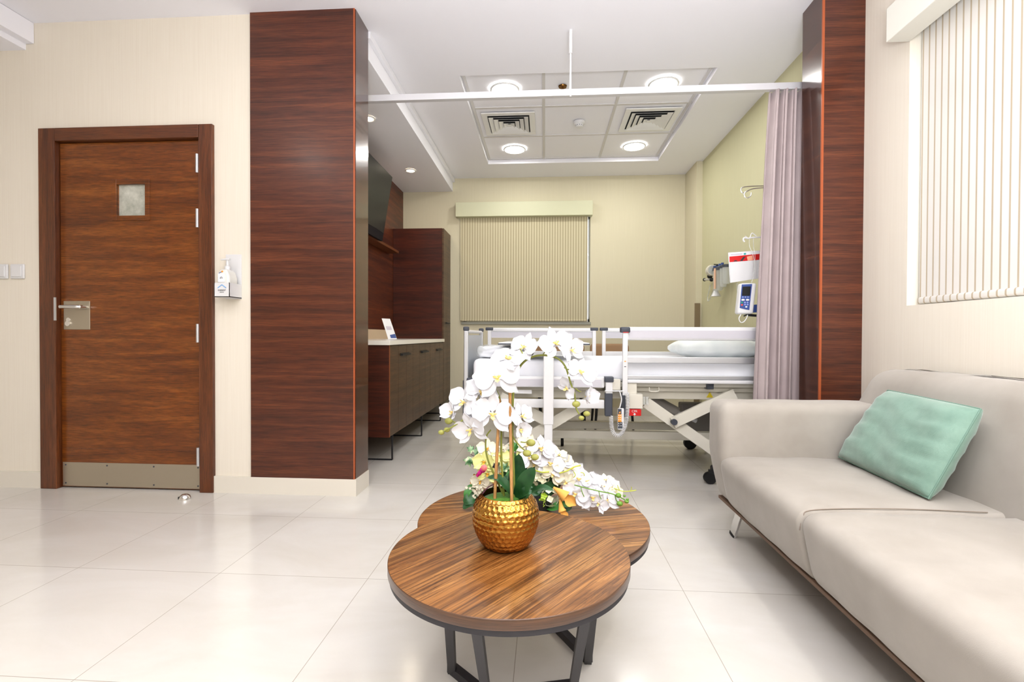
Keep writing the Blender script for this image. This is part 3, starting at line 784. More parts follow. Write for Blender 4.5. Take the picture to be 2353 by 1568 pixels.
# headboard
hb_ = B()
for Y in (3.305, 4.095): box(hb_, (XH, Y-.018, .40), (XH+.03, Y+.018, 1.0), .006)
hp = obj('headboard', hb_, M_alu, bed); obj('headboard_panel', box(B(), (XH+.006, 3.32, .46), (XH+.02, 4.08, .96), .003), M_panelg, hp)
# side rails
def zrange(va, vb, Y, u=1500): return at(u, vb, Y).z, at(u, va, Y).z
def rail_set(Y, segs, bars, front):
    """segs list of (x0,x1); bars list of (z0,z1)"""
    pass
# near head rail, raised
x0_, x1_ = xr(1434, 3.2), 1.50
r0 = obj('side_rail', rbox(B(), (x0_+.01, 3.188, zr(1600, 783, 3.2)), (x1_, 3.222, zr(1600, 752, 3.2)), .012, 3, (4, 1, 2)), M_whitem, bed, True)
obj('rail_insert', box(B(), (x0_+.03, 3.185, zr(1600, 778, 3.2)), (x1_-.02, 3.189, zr(1600, 760, 3.2))), mat('rail_grey', (204, 202, 210), .4), r0)
obj('rail_middle', box(B(), (x0_, 3.19, zr(1600, 836, 3.2)), (x1_, 3.215, zr(1600, 821, 3.2)), .004), M_alu, r0)
obj('rail_lower', box(B(), (x0_, 3.19, zr(1600, 873, 3.2)), (x1_, 3.215, zr(1600, 864, 3.2)), .003), M_alu, r0)
obj('rail_bottom', rbox(B(), (x0_+.02, 3.186, zr(1600, 882, 3.2)), (x1_, 3.226, zr(1600, 873.5, 3.2)), .006, 2, (2, 1, 1)), M_whitem, r0, True)
for X in (x0_+.004, 1.44):
    pz = obj('rail_post', box(B(), (X-.016, 3.172, zr(1434, 908, 3.2)), (X+.016, 3.200, zr(1434, 760, 3.2)), .003), M_whitem, r0)
    obj('post_cap', rbox(B(), (X-.030, 3.165, zr(1434, 765, 3.2)), (X+.030, 3.225, zr(1434, 752, 3.2)), .008, 2, (1, 1, 1)), M_dgrey, pz, True)
    obj('post_sleeve', box(B(), (X-.024, 3.176, zr(1434, 958, 3.2)), (X+.020, 3.21, zr(1434, 903, 3.2)), .005), M_dgrey, pz)
obj('red_stripe', box(B(), (x0_-.012, 3.164, zr(1434, 765, 3.2)), (x0_+.022, 3.168, zr(1434, 763.5, 3.2))), M_red, r0)
obj('orange_mark', box(B(), (x0_-.002, 3.171, zr(1434, 831, 3.2)), (x0_+.008, 3.1725, zr(1434, 829, 3.2))), M_orange, r0)
obj('black_mark', box(B(), (x0_-.003, 3.171, zr(1434, 843, 3.2)), (x0_+.009, 3.1725, zr(1434, 841.5, 3.2))), M_ink, r0)
# near foot rail, lowered
xa, xb = -.38, xr(1400, 3.2)
r1 = obj('side_rail', rbox(B(), (xa, 3.188, zr(1300, 891, 3.2)), (xb-.03, 3.222, zr(1300, 865, 3.2)), .010, 3, (4, 1, 2)), M_whitem, bed, True)
obj('rail_insert', box(B(), (xa+.02, 3.185, zr(1300, 889, 3.2)), (xb-.05, 3.189, zr(1300, 872, 3.2))), MATS['rail_grey'], r1)
obj('rail_lower', rbox(B(), (xa, 3.188, zr(1300, 938, 3.2)), (xb-.03, 3.216, zr(1300, 918, 3.2)), .006, 2, (2, 1, 1)), M_whitem, r1, True)
for X in (xa+.02, xb-.002):
    pz = obj('rail_post', box(B(), (X-.022, 3.174, zr(1400, 904, 3.2)), (X+.022, 3.204, zr(1400, 874, 3.2)), .003), M_whitem, r1)
    obj('post_cap', rbox(B(), (X-.030, 3.166, zr(1400, 878, 3.2)), (X+.028, 3.225, zr(1400, 865.5, 3.2)), .006, 2, (1, 1, 1)), M_dgrey, pz, True)
    obj('post_sleeve', box(B(), (X-.026, 3.172, zr(1400, 956, 3.2)), (X+.022, 3.212, zr(1400, 903, 3.2)), .006), M_dgrey, pz)
# far side rails, raised (wire-frame style seen over the mattress)
def far_rail(xa, xb):
    r = obj('side_rail', rbox(B(), (xa+.04, 4.185, zr(1250, 763, 4.2)), (xb-.04, 4.225, zr(1250, 754, 4.2)), .010, 3, (4, 1, 1)), M_whitem, bed, True)
    obj('rail_insert', box(B(), (xa+.04, 4.195, zr(1250, 777, 4.2)), (xb-.04, 4.212, zr(1250, 763, 4.2))), MATS['rail_grey'], r)
    obj('rail_middle', box(B(), (xa+.02, 4.19, zr(1250, 820, 4.2)), (xb-.02, 4.215, zr(1250, 807, 4.2)), .003), M_whitem, r)
    for X in (xa+.03, xb-.03):
        p_ = obj('rail_post', box(B(), (X-.015, 4.18, .62), (X+.015, 4.21, zr(1250, 757, 4.2)), .003), M_whitem, r)
        obj('post_cap', rbox(B(), (X-.033, 4.175, zr(1250, 760, 4.2)), (X+.033, 4.23, zr(1250, 753, 4.2)), .006, 2, (1, 1, 1)), M_dgrey, p_, True)
far_rail(xr(1117, 4.2), xr(1373, 4.2)); far_rail(xr(1379, 4.2), 1.50)
# CPR box
a, b_ = at(1439, 906, 3.17), at(1477, 940, 3.17)
cb_ = obj('release_box', box(B(), (a.x, 3.165, b_.z), (b_.x, 3.24, a.z), .004), M_cream, bed)
a2, b2 = at(1444, 941, 3.165), at(1473, 956, 3.165)
obj('red_tag', box(B(), (a2.x, 3.160, b2.z), (b2.x, 3.20, a2.z), .002), M_red, cb_)
text('lettering', 'CPR', .020, ((a2.x+b2.x)/2-.002, 3.159, a2.z-.012), (1, 0, 0), (0, 0, 1), M_white, cb_)
g = B(); cx = (a2.x+b2.x)/2-.002; za = a2.z-.023
bar(g, (cx, 3.1592, za), (cx, 3.1592, za-.008), .0095, .001, (0, 1, 0)); g.faces.new([g.verts.new(p) for p in ((cx-.010, 3.159, za-.007), (cx+.010, 3.159, za-.007), (cx, 3.159, za-.016))]); obj('down_arrow', g, M_white, cb_)
a, b_ = at(1441, 880, 3.19), at(1464, 907, 3.19); obj('cover_plate', box(B(), (a.x, 3.20, b_.z), (b_.x, 3.25, a.z), .003), M_cream, bed)
a, b_ = at(1406, 872, 3.2), at(1426, 897, 3.2); obj('cover_plate', box(B(), (a.x, 3.20, b_.z), (b_.x, 3.24, a.z), .003), M_cream, bed)
obj('cable_hook', tube(B(), [at(1390, 899, 3.15), at(1432, 899, 3.15)], .004, 8), M_whitem, bed, True)
g = B(); 
for u0 in (1477, 1484): cyl(g, at(u0+3, 912, 3.18), at(u0+3, 930, 3.18), .009, 10)
obj('clear_bracket', g, M_clear, bed, True)
# sticker under the rail near the foot
a, b_ = at(1178, 896, 3.24), at(1222, 905, 3.24); obj('type_sticker', box(B(), (a.x, 3.235, b_.z), (b_.x, 3.24, a.z)), M_white, bed)
# handset + coil cable
hs = thing('bed_handset', 'grey and orange bed remote handset hanging on its coiled white cord', 'remote control', at(1426, 962, 3.14))
a, b_ = at(1419, 938, 3.14), at(1434, 988, 3.14)
obj('handset_case', rbox(B(), (a.x, 3.128, b_.z), (b_.x, 3.15, a.z), .010, 3, (2, 1, 3)), M_white, hs, True)
def plate(name, u0, v0, u1, v1, Y, m_, par, th=.002, r=.001):
    a, b_ = at(u0, v0, Y), at(u1, v1, Y)
    return obj(name, box(B(), (min(a.x, b_.x), Y-th, min(a.z, b_.z)), (max(a.x, b_.x), Y, max(a.z, b_.z)), r*.4), m_, par)
plate('dark_panel', 1420, 940, 1428, 952, 3.128, M_dgrey, hs); plate('orange_panel', 1420, 952, 1428, 970, 3.128, M_orange, hs); plate('button_panel', 1420, 970, 1430, 985, 3.128, M_dgrey, hs)
g = B()
for u_, v_ in ((1424, 948),): cyl(g, at(u_, v_, 3.1255), at(u_, v_, 3.127), .006, 10)
obj('orange_button', g, M_orange, hs)
g = B()
for u_, v_ in ((1422, 955), (1426, 955), (1422, 960), (1426, 960), (1422, 965), (1426, 965), (1422, 974), (1427, 973), (1422, 979), (1427, 979)): cyl(g, at(u_, v_, 3.1245), at(u_, v_, 3.1265), .0032, 8)
obj('button', g, M_white, hs)
path = catmull([at(*p, 3.13) for p in ((1441, 903), (1442, 930), (1441, 955), (1436, 980), (1426, 999), (1414, 1000), (1406, 985), (1404, 957))], 30)
cum = [0]
for a, b_ in zip(path, path[1:]): cum.append(cum[-1]+(b_-a).length)
pts = []; NT = 46; L = cum[-1]; steps = NT*8; k = 0
for i_ in range(steps+1):
    s_ = L*i_/steps
    while k < len(path)-2 and cum[k+1] < s_: k += 1
    t_ = (s_-cum[k])/max(1e-9, cum[k+1]-cum[k]); p = path[k].lerp(path[k+1], t_); d_ = (path[k+1]-path[k]).normalized()
    x_ = V((0, 1, 0)); y_ = d_.cross(x_); an = 2*PI*NT*i_/steps
    pts.append(p+(x_*math.cos(an)+y_*math.sin(an))*.0115)
obj('coiled_cord', tube(B(), pts, .0026, 5), M_white, hs, True)
obj('straight_cord', tube(B(), catmull([at(1424, 938, 3.135), at(1428, 920, 3.135), at(1426, 907, 3.135), at(1424, 900, 3.135)], 6), .004, 8), M_white, hs, True)
# mattress, pillow, bundle
def mfn(p):
    x, y, z = p
    if y < 3.35: y += .004*math.sin(x*13)+.003*math.sin(x*29+z*20)
    if z > .77: z += .003*math.sin(x*7+y*5)
    return (x, y, z)
tag(obj('mattress', rbox(B(), (-.485, 3.262, .642), (1.505, 4.14, .785), .035, 3, (50, 14, 3), mfn), M_sheet, None, 'all', origin=(.5, 3.7, .642)), 'white sheeted mattress on the hospital bed', 'mattress')
def pillow_fn(c, w_, d_, h_):
    def fn(p):
        x, y, z = (p.x-c[0])/(w_/2), (p.y-c[1])/(d_/2), (p.z-c[2])/(h_/2)
        k_ = (1-abs(x)**2.6*.75)**.5 if abs(x) < 1 else .5
        k2 = (1-abs(y)**2.6*.75)**.5 if abs(y) < 1 else .5
        zz = z*k_*k2
        return (p.x+.008*math.sin(y*5), p.y, c[2]+zz*h_/2+.004*math.sin(x*11+y*3)+.003*math.sin(y*13))
    return fn
c_ = (1.235, 3.66, .862)
tag(obj('pillow', rbox(B(), (.965, 3.42, .7895), (1.50, 3.92, .938), .05, 4, (16, 12, 3), pillow_fn(c_, .54, .50, .145)), fabric('pillow_white', (240, 244, 243), (230, 236, 235), 60, .6, .15, .1, 9), None, 'all', origin=c_), 'plump white pillow at the head of the bed', 'pillow')
t = thing('folded_blanket', 'folded white blanket wrapped in clear film at the bed foot', 'blanket', (-.28, 3.55, .787))
random.seed(3)
for k, (zz, m_) in enumerate(((.796, .0), (.820, .012), (.841, .02))):
    obj('blanket_fold', rbox(B(), (-.455+m_, 3.36+m_, zz), (-.10-m_, 3.78-m_, zz+.027), .013, 4, (10, 8, 1), lambda p: (p.x+.005*math.sin(p.y*30+k), p.y+.006*math.sin(p.x*25), p.z+.004*math.sin(p.x*22+k*2)*math.sin(p.y*17))), M_sheet, t, 'all')
obj('plastic_wrap', rbox(B(), (-.478, 3.345, .792), (-.085, 3.80, .874), .035, 4, (14, 12, 4), lambda p: (p.x+.006*math.sin(p.y*60), p.y+.005*math.sin(p.x*70), p.z+(.006*math.sin(p.x*45+p.y*31) if p.z > .8 else 0))), M_clear2, t, 'all')
# ------------------------------------------------------------------ overbed table
t = thing('overbed_table', 'tall white overbed table standing before the hospital bed', 'table', (.03, 3.1, 0))
px0, px1 = xr(1249, 3.1), xr(1272.5, 3.1); pc = (px0+px1)/2
obj('column', box(B(), (px0, 3.07, zr(1260, 975, 3.1)), (px1, 3.12, .86), .006), M_whitem, t)
obj('inner_column', box(B(), (px0+.006, 3.076, .12), (px1-.006, 3.114, zr(1260, 974, 3.1)), .005), M_whitem, t)
obj('top_arm', box(B(), (pc-.03, 3.08, .855), (pc+.03, 3.80, .884), .004), M_whitem, t)
obj('table_top', rbox(B(), (-.30, 3.13, .886), (.285, 3.92, .903), .006, 2, (2, 2, 1)), mat('tray_white', (236, 238, 240), .25), t, True)
obj('dark_edge', rbox(B(), (-.303, 3.127, .889), (.288, 3.923, .897), .003, 2, (2, 2, 1)), M_dgrey, t, True)
g = B(); tube(g, [(-.16, 3.09, .118), (.243, 3.09, .118)], .024, 16); obj('base_crossbar', g, M_whitem, t, True)
lg = obj('base_leg', bar(B(), (pc, 3.1, .08), (pc, 4.2, .08), .045, .03), M_whitem, t)
obj('rear_crossbar', bar(B(), (-.12, 4.2, .078), (.17, 4.2, .078), .03, .02), M_dgrey, lg)
for X, Y in ((-.12, 3.13), (.20, 3.13), (-.11, 4.2), (.153, 4.2)):
    if 1:
        g = B(); cyl(g, (X-.012, Y, .032), (X+.012, Y, .032), .032, 18); obj('caster', g, M_rub, lg, True)
        g = B(); box(g, (X-.008, Y-.012, .05), (X+.008, Y+.012, .085)); obj('caster_fork', g, M_black, lg)
# ------------------------------------------------------------------ iv pole and pump
PX, PY = 1.53, 3.245
t = thing('iv_pole', 'chrome drip stand pole with looped hooks half hidden by the curtain', 'drip stand', (PX, PY, .62))
obj('pole', cyl(B(), (PX, PY, .62), (PX, PY, 1.97), .011, 14), M_chrome, t, True)
for zc in (1.955,):
    for (e0, e1, r_) in (((1705, 437), (1710, 452), 0), ((1712, 452), (1724, 456), 0)):
        pass
def hook(pts, r_, m_, par, name='hook'):
    obj(name, tube(B(), catmull(pts, 6), r_, 8), m_, par, True)
Yh = 3.245
hook([(PX, PY, at(1750, 428, Yh).z), at(1735, 428, Yh), at(1710, 430, Yh), at(1703, 434, Yh), at(1703, 440, Yh), at(1708, 444, Yh), at(1713, 441, Yh)], .0035, M_chrome, t)
hook([(PX, PY-.004, at(1750, 430, Yh).z), at(1738, 433, Yh-.03), at(1718, 439, Yh-.05), at(1711, 444, Yh-.05), at(1711, 452, Yh-.05), at(1718, 455, Yh-.05), at(1725, 450, Yh-.05), at(1726, 443, Yh-.05)], .0035, M_chrome, t)
hook([(PX, PY, at(1750, 545, Yh).z), at(1735, 546, Yh), at(1720, 548, Yh), at(1710, 547, Yh), at(1708, 552, Yh), at(1711, 556, Yh)], .005, M_white, t)
hook([at(1738, 543, Yh), at(1728, 536, Yh), at(1722, 548, Yh), at(1712, 543, Yh)], .003, M_white, t)
hook([at(1722, 548, Yh), at(1722, 565, Yh), at(1730, 585, Yh), at(1734, 610, Yh), at(1730, 640, Yh), at(1726, 650, Yh)], .002, M_clear, t, 'drip_line')
hook([at(1731, 548, Yh), at(1732, 570, Yh), at(1735, 590, Yh), at(1733, 615, Yh)], .002, M_clear, t, 'drip_line')
t = thing('infusion_pump', 'white infusion pump with blue keypad clamped on the drip stand', 'infusion pump', at(1715, 690, 3.2))
def shear(p):
    # lean to match the tilted mounting
    zc = (p.z-at(1715, 690, 3.2).z); return (p.x + .10*zc, p.y, p.z)
a, b_ = at(1698, 651, 3.17), at(1742, 722, 3.17)
obj('pump_case', rbox(B(), (a.x, 3.165, b_.z), (b_.x-.02, 3.225, a.z), .014, 3, (3, 1, 4), shear), M_white, t, True)
def quad_plate(name, P, Y, m_, par, th=.002):
    g = B(); q = [at(u_, v_, Y) for u_, v_ in P]
    v0 = [g.verts.new(p) for p in q]; v1 = [g.verts.new(p+V((0, -th, 0))) for p in q]; n_ = len(q)
    g.faces.new(v1); g.faces.new(v0[::-1])
    for i_ in range(n_): g.faces.new((v0[i_], v0[(i_+1) % n_], v1[(i_+1) % n_], v1[i_]))
    return obj(name, g, m_, par)
quad_plate('keypad', [(1704.5, 654), (1728, 653), (1721.5, 713), (1711, 711), (1699.5, 708)], 3.164, M_blue, t)
quad_plate('display', [(1706.5, 659), (1725, 658.5), (1723, 680), (1705, 680)], 3.161, M_screen, t)
g = B()
for u_, v_, rx, m_ in ((1707, 683, 2, 0), (1713, 683, 2, 0), (1719, 683, 2, 0)): sphere(g, at(u_, v_, 3.161), .006, 8, (1, .3, .7))
for u_, v_ in ((1712, 695.5), (1718, 695.5), (1712, 700.5), (1718, 700.5)): sphere(g, at(u_, v_, 3.161), .006, 8, (1, .3, .9))
obj('pale_key', g, M_key, t, True)
g = B()
for u_, v_ in ((1707.5, 689.5), (1718, 689.5)): sphere(g, at(u_, v_, 3.161), .011, 8, (1, .25, .6))
sphere(g, at(1715, 705.5, 3.161), .007, 8, (1, .3, .8)); obj('white_key', g, M_white, t, True)
obj('green_key', sphere(B(), at(1705, 695.5, 3.161), .006, 8, (1, .3, .9)), M_green, t, True)
obj('red_key', sphere(B(), at(1705, 701, 3.161), .0065, 8, (1, .3, .9)), mat('orange_red', (236, 90, 60), .4), t, True)
quad_plate('blue_holder', [(1729, 701), (1742, 700), (1742, 718), (1725, 719)], 3.185, M_blue, t, .004)
g = B(); tube(g, catmull([at(1709, 727, 3.19), at(1716, 724, 3.19), at(1728, 725, 3.19), at(1745, 726, 3.19)], 5), [.004]*6+[.008]*10, 8); obj('clamp', g, M_black, t, True)
hook([at(1703, 722, 3.18), at(1698, 732, 3.18), at(1702, 741, 3.18), at(1710, 739, 3.18), at(1716, 730, 3.18), at(1718, 724, 3.18)], .003, M_white, t, 'drip_line')
# ------------------------------------------------------------------ wall items
t = thing('chart_holder', 'white document holder with a red printed band hung on the drip stand', 'chart holder', at(1710, 612, 3.30))
YD = 3.30
quad_plate('back_board', [(1673, 581), (1748, 576), (1748, 640), (1677, 648)], YD+.004, M_paper, t, .003)
quad_plate('red_band', [(1676, 590), (1748, 583.5), (1748, 597), (1676.5, 603)], YD+.0005, M_red, t, .001)
quad_plate('front_pocket', [(1676.5, 603), (1738, 598.5), (1737, 641), (1677.5, 650.5)], YD, M_white, t, .006)
quad_plate('dark_print', [(1700, 600), (1708, 590.5), (1713, 590), (1706, 600)], YD-.001, M_ink, t, .001)
quad_plate('dark_print', [(1685, 601.5), (1688, 598.5), (1692, 598.5), (1695, 600.7)], YD-.001, M_ink, t, .001)
quad_plate('pale_picture', [(1716, 590), (1729, 587), (1730, 598), (1718, 599)], YD-.001, mat('salmon_print', (250, 180, 150), .5), t, .001)
quad_plate('teal_mark', [(1709, 582), (1714, 581.5), (1714, 585.5), (1709, 586)], YD, M_teal, t, .001)
quad_plate('printed_text', [(1679, 584.5), (1706, 582.5), (1706, 585), (1679, 587)], YD, mat('pale_print', (206, 200, 214), .6) if 'pale_print' not in MATS else MATS['pale_print'], t, .001)
t = thing('suction_unit', 'wall-mounted suction and oxygen unit with clear jars', 'suction unit', (XBR, 4.85, 1.5))
def W(u_, v_, X=XBR-.07): return atx(u_, v_, X)
g = B(); bar(g, (XBR-.06, 4.62, 1.60), (XBR-.06, 5.02, 1.595), .03, .022); obj('mount_rail', g, mat('grey_blue_rail', (104, 118, 140), .4), t)
for k in range(6): obj('rail_knob', cyl(B(), (XBR-.06, 4.64+k*.07, 1.595), (XBR-.06, 4.64+k*.07, 1.63), .012, 10), M_blue, t, True)
g = B(); p = W(1635, 622); lathe(g, [(.05, -.03), (.055, 0), (.05, .03)], n=20, M=Matrix.Translation(p) @ Matrix.Rotation(PI/2, 4, 'X')); obj('gauge', g, M_cream, t, True)
g = B(); lathe(g, [(.042, .031), (.040, .033)], n=20, M=Matrix.Translation(W(1635, 622)) @ Matrix.Rotation(PI/2, 4, 'X')); obj('gauge_face', g, M_clear, t)
g = B(); bar(g, W(1641, 608), W(1649, 608.5), .008, .01); obj('lever', g, M_black, t)
for u_, r_, z0_, z1_ in ((1650, .045, 1.38, 1.58), (1662, .032, 1.40, 1.58), (1668.5, .034, 1.42, 1.58)):
    p = W(u_, 640); lathe_ = lathe(B(), [(r_*.8, z0_), (r_, z0_+.02), (r_, z1_), (r_*.9, z1_+.01)], (p.x, p.y, 0), 18); j = obj('clear_jar', lathe_, M_clear, t, True)
    obj('jar_lid', lathe(B(), [(r_*1.05, z1_-.01), (r_*1.05, z1_+.015)], (p.x, p.y, 0), 18), M_dgrey, j, True)
p = W(1655.5, 640); obj('orange_tube', cyl(B(), (p.x-.05, p.y, 1.39), (p.x-.05, p.y, 1.58), .010, 10), mat('peach_tube', (232, 190, 160), .4), t, True)
for u_, v_, r_ in ((1631, 635, .026), (1635, 643, .02), (1619, 643, .018)): obj('black_knob', sphere(B(), W(u_, v_), r_, 10), M_black, t, True)
g = B(); cyl(g, W(1620, 643), W(1635, 642), .012, 10); obj('valve_stem', g, M_alu, t, True)
p = W(1645, 674); obj('nozzle_cup', lathe(B(), [(.045, -.03), (.03, 0), (.012, .04)], p, 16), M_white, t, True)
hook([W(1640, 665), W(1634, 680), W(1628, 692), W(1626, 684), W(1630, 665), W(1632, 655)], .005, M_clear, t, 'tubing')
hook([W(1694, 650), W(1694, 670), W(1697, 690)], .004, M_clear, t, 'tubing')
a = at(1594, 697, 5.41)
tag(obj('corner_guard', box(B(), (1.633-.012, 5.405, 0.02), (1.68, 5.4185, a.z), .002), M_pipe, origin=(1.65, 5.41, .02)), 'low bronze corner guard on the bay pilaster', 'corner guard')
tag(obj('round_ceiling_speaker', lathe(B(), [(.085, -.012), (.09, -.004), (.09, -.0005)], (1.46, 2.66, ZC), 30), M_fix, origin=(1.46, 2.66, ZC)), 'round white ceiling grille beside the right column top', 'ceiling grille')

# ------------------------------------------------------------------ chairs behind the bed
def make_chair(x, lab):
    t = thing('visitor_chair', lab, 'chair', (x, 5.15, 0), 'tan chairs in a row behind the bed')
    def cv(p):
        dx = p.x-x; return (p.x, p.y+.35*dx*dx*4*.2+(p.z-.45)*.14, p.z)
    obj('backrest', rbox(B(), (x-.21, 5.33, .47), (x+.21, 5.365, .862), .04, 4, (8, 1, 4), lambda p: (p.x, p.y-.5*(p.x-x)**2+(p.z-.45)*.10, p.z)), M_brownleather, t, True)
    obj('seat', rbox(B(), (x-.205, 4.92, .43), (x+.205, 5.33, .475), .02, 3, (4, 4, 1)), M_brownleather, t, True)
    for sx in (-1, 1):
        for y in (4.96, 5.33): obj('leg', tube(B(), [(x+sx*.16, y if y > 5 else y+.02, .43), (x+sx*.19, y, .0)], [.016, .012], 10), M_black, t, True)
make_chair(xr(1205, 5.3), 'tan chair behind the bed, nearest the foot end')
make_chair(xr(1299, 5.3), 'tan chair behind the bed, middle of the three')
make_chair(xr(1402, 5.3), 'tan chair behind the bed, nearest the pillow')

# ------------------------------------------------------------------ coffee tables
C1 = V((-.088, 1.228, 0)); R1 = .300; H1 = .400
t = thing('coffee_table', 'round walnut coffee table in front carrying the gold pot', 'coffee table', C1, 'nested round walnut tables')
def round_table(t, C_, R0, H, mtop, nseg=160):
    g = B(); lathe(g, [(R0-.0012, H-.0235), (R0, H-.022), (R0, H-.0012), (R0-.0012, H)], C_, nseg, capt=False)
    obj('edge_band', g, M_rim, t, True)
    g = B(); lathe(g, [(R0-.0012, H-.0225), (R0-.0012, H)], C_, nseg); tp = obj('table_top', g, mtop, t)
    g = B()
    prof = [(R0-.006, H-.0375), (R0-.004, H-.0365), (R0-.004, H-.0242), (R0-.03, H-.0242), (R0-.03, H-.0375)]
    lathe(g, prof+[prof[0]], C_, nseg, capb=False, capt=False); obj('rim_frame', g, M_charcoal, t, True)
round_table(t, C1, R1, H1, M_top1)
FT = [V((-.256, 1.345, 0)), V((-.145, 1.245, 0)), V((.078, 1.300, 0)), V((.128, 1.415, 0)), V((.02, 1.60, 0)), V((-.20, 1.64, 0))]
tops = [V((.045, 0, 0)), V((.012, 0, 0)), V((.008, 0, 0)), V((-.01, 0, 0))]
lean = V((0, -.285, H1-.037))
for i_ in range(4):
    a = FT[i_]; obj('leg', bar(B(), a+V((0, 0, .0)), a+lean+tops[i_], .021, .018, (0, 1, 0)), M_charcoal, t)
g = B()
for i_ in range(6):
    if i_ in (2, 5): continue
    a, b_ = FT[i_], FT[(i_+1) % 6]; d_ = (b_-a).normalized()*.008
    bar(g, a-d_+V((0, 0, .011)), b_+d_+V((0, 0, .011)), .024, .022)
obj('floor_frame', g, M_charcoal, t)
C2 = V((-.037, 1.578, 0)); R2 = .368; H2 = .357
t = thing('coffee_table', 'round walnut coffee table tucked behind, carrying the mixed bouquet', 'coffee table', C2, 'nested round walnut tables')
round_table(t, C2, R2, H2, M_top2)
for X, Y in ((-.20, 1.72), (.12, 1.72), (-.16, 1.86), (.08, 1.86)): obj('leg', bar(B(), (X, Y, 0), (X*1.1, Y, H2-.025), .026, .02, (0, 1, 0)), M_charcoal, t)
g = B(); bar(g, (-.20, 1.72, .011), (.12, 1.72, .011), .024, .022); bar(g, (-.16, 1.86, .011), (.08, 1.86, .011), .024, .022); obj('floor_frame', g, M_charcoal, t)

# ------------------------------------------------------------------ potted orchid
PV = V((-.100, 1.262, H1)) 
oc = thing('potted_orchid', 'white orchid on bamboo stakes in a hammered gold round pot', 'potted plant', PV)
def pot_profile(s):
    # s 0..1 bottom to rim ; radius, height
    P = [(.040, 0), (.058, .004), (.072, .022), (.0835, .050), (.0875, .078), (.085, .103), (.076, .122), (.064, .133), (.061, .135)]
    return P
def hexpot():
    g = B(); P = catmull([V((r, 0, z)) for r, z in pot_profile(0)], 10)
    # resample by arc length
    cum = [0]
    for a, b_ in zip(P, P[1:]): cum.append(cum[-1]+(b_-a).length)
    NR, NC = 96, 240; rings = []
    cell = .0132
    for j in range(NR+1):
        s_ = cum[-1]*j/NR; k = 0
        while k < len(P)-2 and cum[k+1] < s_: k += 1
        t_ = (s_-cum[k])/max(1e-9, cum[k+1]-cum[k]); p = P[k].lerp(P[k+1], t_); d_ = (P[k+1]-P[k]).normalized(); nrm = V((d_.z, 0, -d_.x))
        ring = []
        ncol = 36; rowh = cell*1.0; row = s_/rowh
        for c in range(NC):
            th = 2*PI*c/NC; best = 9; second = 9
            for rr in (math.floor(row), math.floor(row)+1):
                offs = .5 if rr % 2 else 0
                cc = th/(2*PI)*ncol - offs
                for q_ in (math.floor(cc), math.floor(cc)+1):
                    jx = .12*math.sin(q_*12.9+rr*7.3); jy = .12*math.sin(q_*5.1+rr*3.7)
                    dx = (cc-q_-jx)*(2*PI*.075/ncol); dy = (row-rr-jy)*rowh
                    dd = math.hypot(dx, dy)
                    if dd < best: second = best; best = dd
                    elif dd < second: second = dd
            edge = min(1, (second-best)/(cell*.30))
            edge = edge*edge*(3-2*edge)
            fade = min(1, j/6)*min(1, (NR-j)/7)
            disp = (-.0021*max(0, 1-(best/(cell*.56))**2)-.0004*edge)*fade
            r_ = p.x+nrm.x*disp; z_ = p.z+nrm.z*disp
            ring.append(g.verts.new((PV.x+r_*math.cos(th), PV.y+r_*math.sin(th), PV.z+z_+.0005)))
        rings.append(ring)
    for a, b_ in zip(rings, rings[1:]):
        for k in range(NC): g.faces.new((a[k], a[(k+1) % NC], b_[(k+1) % NC], b_[k]))
    g.faces.new(rings[0][::-1])
    return g
obj('gold_pot', hexpot(), M_gold, oc, 'all')
obj('pot_inside', lathe(B(), [(.0605, .1348), (.066, .124), (.066, .108)], PV, 48, capb=False, capt=False), M_goldin, oc, True)
g = B(); lathe(g, [(.064, .112), (.062, .119), (.045, .124), (.02, .127), (.001, .128)], PV, 40, capb=False)
obj('moss', g, M_moss, oc, 'all')
YO = PV.y
def P3(u_, v_, dy=0): return at(u_, v_, YO+dy)
for pts_ in (((1137, 1146), (1141, 1080), (1146, 1000), (1148, 918)), ((1176, 1161), (1176, 1085), (1173, 960), (1171, 858))):
    g = B(); dy = -.012 if pts_[0][0] < 1150 else -.03
    a = P3(*pts_[0], dy); b_ = P3(*pts_[-1], dy)
    pts = []; rad = []
    for k in range(41):
        t_ = k/40; p = a.lerp(b_, t_); m1 = P3(*pts_[1], dy); 
        pts.append(p); rad.append(.0044*(1-.12*t_)*(1.18 if k in (9, 24, 35) else 1))
    tube(g, pts, rad, 10); obj('bamboo_stake', g, M_bam, oc, True)
def stem(pp, dys, r_=.0026, name='stem', m_=None, par=None, Y0=None):
    Y0 = YO if Y0 is None else Y0
    pts = [at(u_, v_, Y0+d_) for (u_, v_), d_ in zip(pp, dys)]
    q = catmull(pts, 6); n_ = len(q)
    obj(name, tube(B(), q, [r_*(1-.45*i_/n_) for i_ in range(n_)], 8), m_ or M_stem, par or oc, True)
stem([(1182, 1155), (1180, 1080), (1177, 980), (1180, 895), (1189, 855), (1204, 832), (1228, 819), (1256, 817), (1283, 825), (1300, 845), (1311, 880), (1320, 905), (1324, 938), (1331, 952)], [-.0]*6+[-.005, -.01, -.015, -.02, -.02, -.02, -.02, -.02], .0034)
stem([(1158, 1140), (1152, 1050), (1152, 960), (1148, 915), (1132, 893), (1110, 918), (1085, 948), (1050, 975), (1018, 992)], [.0, .0, 0, 0, -.01, -.02, -.03, -.04, -.045], .003)
stem([(1156, 1135), (1135, 1090), (1122, 1060), (1116, 1030), (1118, 1003), (1128, 988)], [.01, .01, .01, .005, 0, 0], .003)
stem([(1150, 980), (1168, 983), (1177, 1000), (1188, 1018), (1205, 1035), (1225, 1050)], [0, -.01, -.015, -.015, -.015, -.015], .0026)
